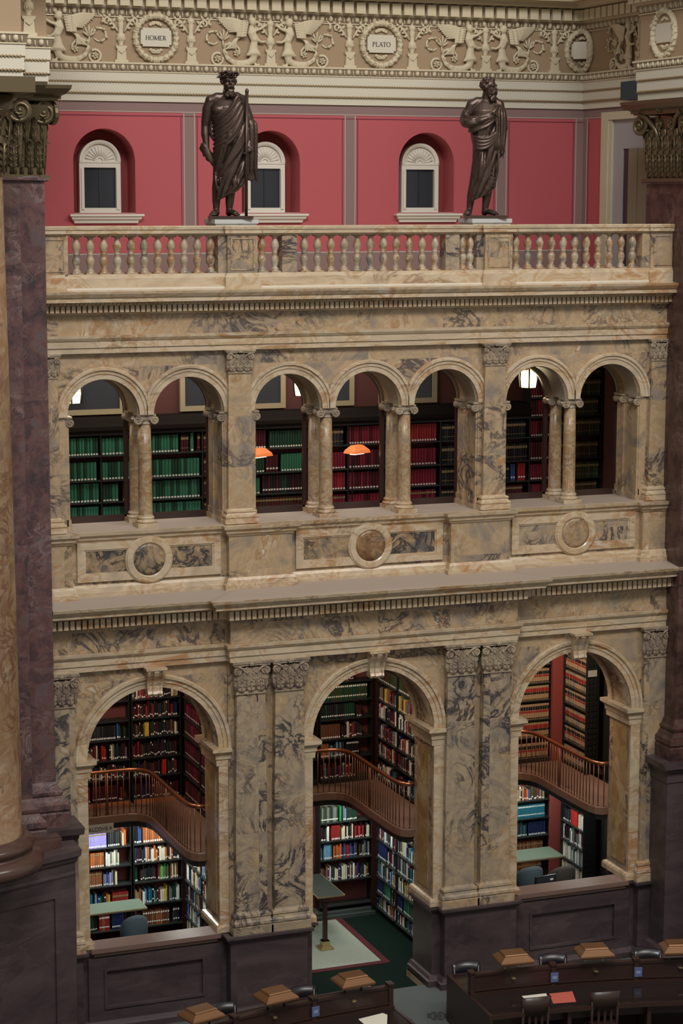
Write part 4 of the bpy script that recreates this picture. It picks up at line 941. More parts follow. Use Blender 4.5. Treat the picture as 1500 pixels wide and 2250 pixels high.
# ================================================================ frieze reliefs (built flat in u,z with depth along -y)
def place(o, u0, mirror=False, wall='back', z=15.19):
    if wall == 'back': o.location = (u0, FY, z)
    if wall == 'right': o.location = (6.06, u0, z); o.rotation_euler = (0, 0, -PI / 2)
    if mirror: o.scale = (-1, 1, 1)
    return o
def rosette(mb, u, z, r, y=-.03):
    for k in range(6):
        a = k * PI / 3 + .3; mb.ball((u + r * .6 * math.cos(a), y, z + r * .6 * math.sin(a)), r * .42, .035, r * .30, 8, 5, Matrix.Rotation(-a, 3, 'Y'))
    mb.ball((u, y - .025, z), r * .26, .03, r * .26, 8, 5)
def fig():
    root = empty('winged_figure')
    b = MB(); Y = -.05; sq = ((0, 1, 0), .7)
    b.ball((.336, Y - .01, .75), .068, .06, .075, 12, 8); b.ball((.345, Y, .785), .066, .06, .05, 10, 6); b.ball((.275, Y - .02, .735), .018, .02, .016)
    b.tube([(.345, Y, .70), (.352, Y, .64), (.352, Y - .01, .565), (.325, Y - .01, .48), (.307, Y - .01, .42), (.318, Y, .33), (.325, Y, .25)], [.036, .055, .082, .068, .06, .078, .088], 12, sq=sq)
    b.ball((.32, Y - .05, .57), .04, .02, .03); b.ball((.312, Y - .05, .45), .035, .02, .04)
    b.tube([(.325, Y, .28), (.315, Y, .19), (.335, Y, .10), (.42, Y + .01, .055), (.53, Y + .01, .04), (.67, Y + .01, .05), (.79, Y + .01, .12), (.85, Y + .02, .24), (.83, Y + .02, .335), (.74, Y + .02, .385), (.64, Y + .02, .36), (.57, Y + .02, .28), (.565, Y + .02, .2)], [.09, .085, .07, .06, .058, .05, .04, .032, .028, .025, .024, .022, .018], 9, sq=sq)
    for k in range(7):   # leafy skirt
        a = -1.15 + k * .37; b.tube([(.32 + .05 * math.sin(a), Y - .03 * math.cos(a), .30), (.32 + .10 * math.sin(a), Y - .055 * math.cos(a), .21), (.33 + .15 * math.sin(a), Y - .05 * math.cos(a), .17)], [.025, .034, .01], 6)
    for k, (u, z, a) in enumerate(((.40, .06, 2.2), (.47, .04, 2.0), (.56, .03, 2.1), (.62, .06, 1.2), (.72, .09, .9), (.80, .17, .4), (.845, .3, -.2), (.70, .38, 2.5), (.28, .05, 2.9), (.22, .04, 2.6))):
        d = Vector((math.sin(a), 0, math.cos(a))); b.tube([Vector((u, Y, z)), Vector((u, Y - .02, z)) + d * .05, Vector((u, Y - .01, z)) + d * .085], [.022, .028, .008], 6, sq=sq)
    b.tube([(.34, Y, .61), (.27, Y - .02, .615), (.20, Y - .02, .635), (.13, Y - .02, .675), (.10, Y - .015, .70)], [.036, .034, .027, .021, .022], 8)
    b.tube([(.34, Y - .02, .585), (.285, Y - .035, .50), (.245, Y - .035, .44), (.18, Y - .03, .41), (.12, Y - .025, .42)], [.038, .034, .03, .022, .022], 8)
    for q in ((.10, .70), (.12, .42)):
        for k in range(4): b.tube([(q[0] + .005, Y - .02, q[1] + .012 - .008 * k), (q[0] - .035, Y - .022, q[1] + .02 - .012 * k)], [.008, .006], 5)
    o = b.build('body', M['relief'], root); melt(o, .0105, 2)
    wg = MB(); 
    for k in range(9):      # long primaries
        f = k / 8; tip = Vector((.99 - .17 * f - .05 * f * f, Y + .01 - .02 * (1 - f), .80 - .235 * f)); rt_ = Vector((.43 + .07 * f, Y - .02, .70 - .14 * f)); mid = rt_.lerp(tip, .55) + Vector((0, -.03, .035 - .015 * f))
        wg.tube([rt_, rt_.lerp(mid, .6) + Vector((0, -.015, .012)), mid, tip], [.022, .027, .026, .009], 7, sq=((0, 1, 0), .8))
    for row, (n_, u0_, u1_, z0_, z1_) in enumerate(((7, .60, .66, .735, .50), (6, .52, .59, .715, .50))):
        for k in range(n_):
            f = k / (n_ - 1); t_ = Vector((u0_ + (u1_ - u0_) * f * .6, Y - .045, z0_ + (z1_ - z0_) * f)); wg.tube([t_ + Vector((-.10, .01, .012)), t_ + Vector((-.04, -.012, .006)), t_ + Vector((.012, .006, -.012))], [.020, .027, .012], 7)
    for k in range(6):      # lower wing
        f = k / 5; wg.tube([(.54 + .05 * f, Y - .005, .52), (.67 - .02 * f, Y - .02, .42 - .01 * f), (.83 - .19 * f, Y + .0, .265 + .06 * f - .05 * f * f)], [.022, .029, .012], 7)
    o = wg.build('wing', M['relief'], root); melt(o, .0075, 0)
    for u, z in ((.62, .215), (.965, .11)): s_ = MB(); rosette(s_, u, z, .066); s_.build('rosette', M['relief'], root)
    s_ = MB()
    s_.tube([(.965 + .1 * math.cos(t), Y + .03, .11 + .1 * math.sin(t)) for t in [PI * .7 - 2 * PI * .9 * i / 16 for i in range(17)]], [.024] * 9 + [.02] * 8, 7, sq=sq)
    for a, L in ((-.9, .14), (-.45, .18), (0, .2), (.45, .17), (.9, .13)):
        s_.tube([(.86, Y + .02, .42), (.86 + math.sin(a) * L * .6, Y, .42 + math.cos(a) * L * .6), (.86 + math.sin(a) * L, Y - .01, .42 + math.cos(a) * L)], [.012, .02, .006], 6, sq=sq)
    s_.tube([(.86, Y + .02, .30), (.87, Y + .02, .42)], .015, 6)
    s_.tube([(1.05 + .11 * math.cos(t), Y + .03, .46 + .11 * math.sin(t)) for t in [-PI * .8 + 2 * PI * .85 * i / 16 for i in range(17)]], [.016] * 5 + [.022] * 12, 7, sq=sq)
    s_.tube([(1.02 + .10 * math.cos(t), Y + .03, .72 + .085 * math.sin(t)) for t in [-PI * .3 + 2 * PI * .7 * i / 14 for i in range(15)]], [.026] * 5 + [.018] * 10, 7, sq=sq)
    for u, z in ((1.16, .42), (1.12, .55), (1.0, .57), (1.10, .68), (.94, .80), (1.08, .36)): s_.ball((u, Y, z), .03, .03, .022, 7, 5)
    s_.build('scroll', M['relief'], root)
    return root
def urn():
    root = empty('urn')
    p = MB(); p.prism([(-.115, 0), (.115, 0), (.115, .05), (.085, .055), (.07, .23), (.09, .245), (.1, .285), (-.1, .285), (-.09, .245), (-.07, .23), (-.085, .055), (-.115, .05)], 0, .06, Matrix(((1, 0, 0, 0), (0, 0, -1, 0), (0, 1, 0, 0), (0, 0, 0, 1))))
    p.tube([(-.05, -.065, .20), (0, -.075, .16), (.05, -.065, .20)], .009, 6); p.build('pedestal', M['relief'], root)
    u = MB(); u.lathe([(.04, .285), (.05, .30), (.03, .315), (.065, .36), (.078, .43), (.075, .47), (.05, .485), (.045, .5), (.04, .58), (.055, .66), (.045, .69), (.07, .715), (.065, .74), (.04, .77), (.02, .80), (.03, .825), (.012, .85)], (0, -.02, 0), 16, sy=.75)
    for k in range(7): a = PI + PI * k / 6; u.ball((.07 * math.cos(a), -.02 + .055 * math.sin(a), .40), .012, .012, .035, 6, 4)
    u.build('vase', M['relief'], root)
    for s in (-1, 1):
        g = MB(); sq = ((0, 1, 0), .7)
        g.tube([(s * .055, -.03, .52), (s * .11, -.03, .60), (s * .17, -.03, .70), (s * .235, -.03, .755), (s * .285, -.03, .72), (s * .28, -.03, .66), (s * .235, -.03, .65), (s * .22, -.03, .69)], [.016, .022, .026, .026, .024, .02, .018, .014], 7, sq=sq)
        for x, z, dx, dz in ((.10, .585, .075, -.01), (.15, .67, -.05, .075), (.14, .66, .08, -.03), (.21, .74, -.02, .085), (.26, .745, .06, .055), (.20, .735, .03, -.08)):
            g.tube([(s * x, -.035, z), (s * (x + dx * .55), -.05, z + dz * .55), (s * (x + dx), -.035, z + dz)], [.014, .026, .008], 6, sq=sq)
        g.build('scroll', M['relief'], root)
    return root
def wreath(bend=False):
    root = empty('medallion')
    W = MB(); Rr = .36
    for k in range(24):
        a = 2 * PI * k / 24; c = Vector((Rr * math.cos(a), -.045, .43 + Rr * 1.02 * math.sin(a)))
        W.ball(c, .062, .055, .048, 8, 6, Matrix.Rotation(-a - .25, 3, 'Y')); W.ball(c + Vector((.03 * math.sin(a), -.02, -.03 * math.cos(a))), .03, .04, .055, 6, 5, Matrix.Rotation(-a + .3, 3, 'Y'))
    W.tube([(Rr * math.cos(t), -.03, .43 + Rr * 1.02 * math.sin(t)) for t in [2 * PI * i / 40 for i in range(41)]], .05, 8)
    for k in range(8):
        a = 2 * PI * (k + .5) / 8; W.tube([((Rr + .01) * math.cos(a) + .026 * math.cos(t), -.10, .43 + (Rr + .01) * math.sin(a) + .026 * math.sin(t)) for t in [2 * PI * i / 10 for i in range(11)]], .011, 5); W.ball(((Rr + .01) * math.cos(a), -.1, .43 + (Rr + .01) * math.sin(a)), .012)
    for z in (.43 - Rr - .01, .43 + Rr + .01):
        for q in (-.04, 0, .04): W.ball((q, -.06, z), .022, .05, .065, 7, 5)
    Pq = MB(); pts = [(-.27, .32), (-.235, .32), (-.235, .285), (.235, .285), (.235, .32), (.27, .32), (.27, .56), (.235, .56), (.235, .595), (-.235, .595), (-.235, .56), (-.27, .56)]
    Pq.prism(pts, 0, .035, Matrix(((1, 0, 0, 0), (0, 0, -1, -.02), (0, 1, 0, 0), (0, 0, 0, 1))))
    OO = []
    for z, sgn in ((.68, 1), (.20, -1)):
        O = MB(); OO.append(O)
        for q in (-.09, -.045, 0, .045, .09): O.ball((q, -.03, z - sgn * abs(q) * .35), .034, .025, .028, 7, 5)
        O.tube([(-.12, -.02, z - .03 * sgn), (-.05, -.03, z + .02 * sgn), (.05, -.03, z + .02 * sgn), (.12, -.02, z - .03 * sgn)], .014, 6)
    if bend:
        for mb in [W, Pq] + OO: mb.v = [((u, y, z) if u <= 0 else (y, -u, z)) for u, y, z in [(u - (0), y, z) for u, y, z in mb.v]]
    W.build('wreath', M['relief'], root); Pq.build('plaque', M['cream'], root); [O.build('ornament', M['relief'], root) for O in OO]
    return root
def strokes(text, h):
    """roman capitals from thick and thin strokes with serifs; returns list of polygons (x,z)"""
    out = []; x = 0; T = .16 * h; t = .07 * h
    def bar(x0, z0, x1, z1, wd): 
        d = Vector((x1 - x0, z1 - z0)).normalized(); n = Vector((-d.y, d.x)) * wd / 2
        out.append([(x0 + n.x, z0 + n.y), (x1 + n.x, z1 + n.y), (x1 - n.x, z1 - n.y), (x0 - n.x, z0 - n.y)])
    def ser(cx, z): bar(cx - .14 * h, z, cx + .14 * h, z, t)
    def stem(cx): bar(cx, 0, cx, h, T); ser(cx, t / 2); ser(cx, h - t / 2)
    def ring(cx, cz, rx, rz, a0, a1, n=16):
        for i in range(n):
            a, b_ = a0 + (a1 - a0) * i / n, a0 + (a1 - a0) * (i + 1) / n
            out.append([(cx + k * math.cos(q), cz + k2 * math.sin(q)) for q, k, k2 in ((a, rx, rz), (b_, rx, rz), (b_, rx - T, rz - t), (a, rx - T, rz - t))])
    for ch in text:
        if ch == 'H': stem(x + .15 * h); stem(x + .75 * h); bar(x + .15 * h, h / 2, x + .75 * h, h / 2, t); w = .98
        elif ch == 'O': ring(x + .5 * h, h / 2, .5 * h, .52 * h, 0, 2 * PI, 24); w = 1.08
        elif ch == 'M': stem(x + .15 * h); stem(x + 1.0 * h); bar(x + .15 * h, h, x + .57 * h, .05 * h, T * .9); bar(x + .57 * h, .05 * h, x + 1.0 * h, h, t); w = 1.22
        elif ch == 'E': stem(x + .15 * h); bar(x + .15 * h, t / 2, x + .65 * h, t / 2, t); bar(x + .15 * h, h - t / 2, x + .62 * h, h - t / 2, t); bar(x + .15 * h, h / 2, x + .5 * h, h / 2, t); bar(x + .65 * h, 0, x + .65 * h, .22 * h, t); bar(x + .62 * h, h, x + .62 * h, .8 * h, t); w = .8
        elif ch in 'RP':
            stem(x + .15 * h); ring(x + .3 * h, .74 * h, .34 * h, .27 * h, -PI / 2, PI / 2, 12); bar(x + .15 * h, h - t / 2, x + .32 * h, h - t / 2, t); bar(x + .15 * h, .48 * h, x + .32 * h, .48 * h, t); w = .78
            if ch == 'R': bar(x + .35 * h, .48 * h, x + .78 * h, .02 * h, T); w = .9
        elif ch == 'L': stem(x + .15 * h); bar(x + .15 * h, t / 2, x + .62 * h, t / 2, t); bar(x + .62 * h, 0, x + .62 * h, .25 * h, t); w = .75
        elif ch == 'A': bar(x + .08 * h, 0, x + .45 * h, h, t); bar(x + .45 * h, h, x + .82 * h, 0, T); bar(x + .22 * h, .35 * h, x + .68 * h, .35 * h, t); ser(x + .08 * h, t / 2); ser(x + .82 * h, t / 2); w = .94
        elif ch == 'T': stem(x + .4 * h); bar(x + .02 * h, h - t / 2, x + .78 * h, h - t / 2, t); bar(x + .03 * h, h, x + .03 * h, .78 * h, t); bar(x + .77 * h, h, x + .77 * h, .78 * h, t); w = .84
        x += w * h
    return [[(px - x / 2, pz) for px, pz in p] for p in out], x
def letter(text, width, parent):
    polys, wtot = strokes(text, 1.0); k = width / wtot; mb = MB()
    for i, p in enumerate(polys): mb.prism([(a * k, .43 - .5 * k + c * k) for a, c in p], .054, .060 + .0003 * (i % 5), Matrix(((1, 0, 0, 0), (0, 0, -1, 0), (0, 1, 0, 0), (0, 0, 0, 1))))
    return mb.build('lettering', M['ink'], parent)
f0 = fig(); u0 = urn(); m0 = wreath()
GF = 'winged relief figures of the frieze'; GW = 'relief urns of the frieze'; GM = 'wreathed medallions of the frieze'
first = True
def use(proto, used=[]):
    if proto.name in used: return copy_tree(proto)
    used.append(proto.name); return proto
for cx, mir, lb in ((-4.16, False, 'cream winged relief figure nearest the left pier, left of the first wreath'), (-.06, True, 'cream winged relief figure facing right, above the wreathed statue'), (-.06, False, 'cream winged relief figure facing left, left of the second lettered wreath'), (4.06, True, 'cream winged relief figure facing right, right of the second lettered wreath'), (4.06, False, 'cream winged relief figure facing left, near the room corner')):
    tag(place(use(f0), cx, mir), lb, 'relief figure', GF)
tag(place(use(f0), 2.62, True, 'right'), 'shadowed winged relief figure on the return frieze at the right', 'relief figure', GF)
for x, lb in ((-2.74, 'cream relief urn just left of the first lettered wreath'), (-1.5, 'cream relief urn just right of the first lettered wreath'), (-.06, 'cream relief urn between the middle pair of winged figures'), (1.42, 'cream relief urn just left of the second lettered wreath'), (2.62, 'cream relief urn just right of the second lettered wreath'), (4.06, 'cream relief urn between the right-hand pair of winged figures'), (5.45, 'cream relief urn left of the corner wreath')):
    tag(place(use(u0), x), lb, 'urn', GW)
tag(place(use(u0), 2.62, False, 'right'), 'shadowed relief urn on the return frieze at the right', 'urn', GW)
a = place(use(m0), -2.13); tag(a, 'wreathed round medallion with five-letter plaque, left of the first statue', 'medallion', GM)
b_ = place(copy_tree(m0), 2.02); tag(b_, 'wreathed round medallion with five-letter plaque, left of the second statue', 'medallion', GM)
m2 = copy_tree(m0)
plq = lambda r: next(k for k in kids(r) if k.name.startswith('plaque'))
letter('HOMER', .37, plq(a)); letter('PLATO', .35, plq(b_))
m1 = wreath(True); m1.location = (6.06, FY, 15.17); tag(m1, 'wreathed medallion with blank plaque folded into the room corner', 'medallion', GM)
m2.location = (5.27, .33, 15.17); m2.rotation_euler = (0, 0, -PI / 2); tag(m2, 'wreathed medallion with blank yellowish plaque above the right pier', 'medallion', GM)
v = copy_tree(u0); v.location = (-5.5, -.48, 15.2); tag(v, 'relief urn above the left purple pier', 'urn', GW)
# ================================================================ alcoves: cases, balconies, books
DEP = .27
def case(label, o, d, n, L, z0, z1, boards, group=None, kick=None, end=False, back=True):
    """open iron bookcase: o = left front corner on plan, d along, n towards the reader"""
    o, d, n = Vector((*o, 0)), Vector((*d, 0)), Vector((*n, 0)); root = empty('bookcase', (o.x, o.y, z0), math.atan2(d.y, d.x), label, 'bookcase', group)
    # local frame: x along, y into the case
    for x in (-.0, L - .012):
        b = MB(); b.box(x, x + .012, .03 if not end else 0, DEP, 0, z1 - z0)
        if end and x > .1:   # pierced end panel towards the room
            for i in range(int((z1 - z0) / .105)):
                for j in range(3): b.box(x + .011, x + .024, .025 + j * .075, .07 + j * .075, .04 + i * .105, .115 + i * .105)
        up_ = b.build('upright', M['iron'], root)
        if end and x > .1 and z0 > 1: b = MB(); b.box(x + .024, x + .034, .03, .21, 4.27 - z0, 4.39 - z0); tag(b.build('label_holder', M['sign'], up_), 'pale label holder')
    for z in boards:
        b = MB(); b.box(.012, L - .012, 0.0, DEP, z - z0 - .022, z - z0); b.build('shelf', M['shelf'], root)
    b = MB(); b.box(0, L, 0, DEP, z1 - z0 - .03, z1 - z0); b.build('top', M['shelf'], root)
    if back: b = MB(); b.box(.012, L - .012, DEP - .015, DEP, 0, z1 - z0); b.build('back_panel', M['wallbrown'], root)
    if kick: b = MB(); b.box(.012, L - .012, -.02, .0, kick[0] - z0, kick[1] - z0); tag(b.build('kickboard', kick[2], root), 'copper kickboard with reflected light in its orange' if kick[2] is M['kick'] else None)
    return root
# ---- colours of bindings
PAL = {'black': (.012, .012, .014), 'charcoal': (.03, .032, .034), 'dark green': (.012, .045, .026), 'green': (.03, .15, .085), 'olive green': (.035, .05, .02), 'bright green': (.03, .26, .085),
       'navy blue': (.012, .02, .07), 'blue': (.03, .08, .25), 'pale blue': (.16, .32, .45), 'teal': (.02, .14, .20), 'lilac': (.30, .26, .62), 'purple': (.07, .03, .12),
       'maroon': (.055, .008, .012), 'crimson': (.18, .013, .03), 'red': (.28, .022, .022), 'scarlet': (.48, .035, .025), 'orange': (.48, .13, .035), 'brown': (.13, .05, .024), 'rust': (.26, .095, .042), 'dark brown': (.045, .02, .014),
       'tan': (.34, .22, .12), 'yellow': (.60, .42, .06), 'cream': (.68, .60, .42), 'white': (.75, .74, .70), 'grey': (.16, .17, .165)}
BM = {k: mat('cloth_' + k.replace(' ', '_'), v, .5, spec=.3) for k, v in PAL.items()}
LAB = mat('spine_label', (.75, .74, .68), .6); PAGE = mat('page_edges', (.55, .49, .37), .8); GOLD = mat('gilt_lettering', (.30, .22, .10), .45, .4)
BLK = BM['black']; REDL = BM['red']
STY = {'low': [(.05, .17, LAB)], 'mid': [(.16, .25, LAB)], 'two': [(.05, .15, LAB), (.80, .90, GOLD)], 'gold': [(.70, .85, GOLD), (.2, .23, GOLD)], 'none': [], 'high': [(.22, .31, LAB), (.84, .95, LAB)],
       'set': [(.035, .125, LAB)], 'law': [(.58, .84, REDL), (.42, .56, BLK), (.05, .10, BLK)], 'lawb': [(.62, .86, BLK), (.44, .58, REDL), (.05, .12, BLK)]}
MATS = [BM[k] for k in PAL] + [PAGE, LAB, GOLD]; KEY = list(PAL)
def slot(m): return next(i for i, q in enumerate(MATS) if q is m)
def book_geo(col, sty):
    """unit book: x width, y depth from the spine back, z height -> quads with material slots"""
    q = []; c = KEY.index(col)
    sp = [(0, .06), (.12, .015), (.32, 0), (.68, 0), (.88, .015), (1, .06)]
    for (xa, ya), (xb, yb) in zip(sp[:-1], sp[1:]): q.append(([(xa, ya, 0), (xb, yb, 0), (xb, yb, 1), (xa, ya, 1)], c))
    q.append(([(0, 1, 0), (0, .06, 0), (0, .06, 1), (0, 1, 1)], c)); q.append(([(1, .06, 0), (1, 1, 0), (1, 1, 1), (1, .06, 1)], c))
    q.append(([(1, 1, 0), (0, 1, 0), (0, 1, 1), (1, 1, 1)], slot(PAGE)))
    q.append(([(x, y, 1) for x, y in sp] + [(1, .1, 1), (0, .1, 1)], c)); q.append(([(0, .1, 1), (1, .1, 1), (1, 1, 1), (0, 1, 1)], c))
    q.append(([(.10, .06, .985), (.90, .06, .985), (.90, .98, 1.003), (.10, .98, 1.003)], slot(PAGE)))
    for a, b, m in STY[sty]:
        w = .16 if m is LAB else .04; q.append(([(w, -.012, a), (1 - w, -.012, a), (1 - w, -.012, b), (w, -.012, b)], slot(m)))
    return q
GEO = {}
def geo(c, s):
    if (c, s) not in GEO: GEO[(c, s)] = book_geo(c, s)
    return GEO[(c, s)]
BMESH = {}
def book_mesh(c, s):
    if (c, s) not in BMESH:
        me = bpy.data.meshes.new('book'); vs = []; fs = []; mi = []; loc = []
        for p, m in geo(c, s):
            if MATS[m] not in loc: loc.append(MATS[m])
            fs.append(tuple(range(len(vs), len(vs) + len(p)))); vs += p; mi.append(loc.index(MATS[m]))
        me.from_pydata(vs, [], fs)
        for m in loc: me.materials.append(m)
        me.polygons.foreach_set('material_index', mi); me.update(); BMESH[(c, s)] = me
    return BMESH[(c, s)]
BOOKS = []; ROWID = [0]
def row(o, d, n, L, z, h, runs, rowname, place, group, t=(.021, .041), lean=.15, hv=.12, dep=.19, inset=.03):
    """one shelf of books; runs = [(fraction of the shelf or None, colours, style, same-series?)]"""
    ROWID[0] += 1; o, d, n = Vector((*o, 0)), Vector((*d, 0)), Vector((*n, 0)); x = .022
    for frac, cols, sty, series in runs:
        xe = min(L - .03, x + frac * (L - .05)); hs = h * random.uniform(.82, .95); c0 = random.choice(cols); ts = random.uniform(t[0], t[1])
        while True:
            if series: tt = ts * random.uniform(.96, 1.04); hh = hs; c = random.choice(cols) if len(cols) > 1 else c0
            else: tt = random.uniform(*t); hh = h * random.uniform(.88 - hv * 2, .97); c = random.choice(cols)
            if x + tt > xe: break
            s = sty if isinstance(sty, str) else random.choice(sty)
            BOOKS.append(dict(p=o + d * x - n * (inset + random.uniform(0, .012 if series else .03)) + Vector((0, 0, z)), d=d, n=n, t=tt * .965, h=hh, dep=dep, c=c, s=s, row=ROWID[0], rn=rowname, pl=place, g=group)); x += tt
        if cols == ['gap']: x = xe
DARKS = ['black', 'charcoal', 'dark green', 'maroon', 'maroon', 'dark brown', 'navy blue', 'black', 'brown', 'maroon']
MIXD = DARKS + ['crimson', 'red', 'grey', 'dark brown', 'cream']
MIX = ['black', 'charcoal', 'navy blue', 'dark green', 'maroon', 'red', 'brown', 'cream', 'white', 'grey', 'teal', 'black', 'navy blue', 'white', 'crimson']
MIXL = MIX + ['pale blue', 'orange', 'olive green', 'blue', 'yellow', 'white', 'cream', 'tan']
ANY = ['low', 'mid', 'high', 'low', 'mid', 'low']
def gp(f): return (f, ['gap'], 'none', True)
_r = row
def row(o, d, n, L, z, h, runs, *a, **k):
    rr = []
    for f in runs:
        rr.append(f)
    o2 = Vector(o); x = 0
    # split at gaps so that empty stretches stay empty
    seg = []
    for f in rr:
        if f[1] == ['gap']: x += f[0]; continue
        _r((o2.x + d[0] * x * L, o2.y + d[1] * x * L), d, n, L * f[0] + .03, z, h, [(1.0, *f[1:])], *a, **k)
        ROWID[0] -= 1; x += f[0]
    ROWID[0] += 1
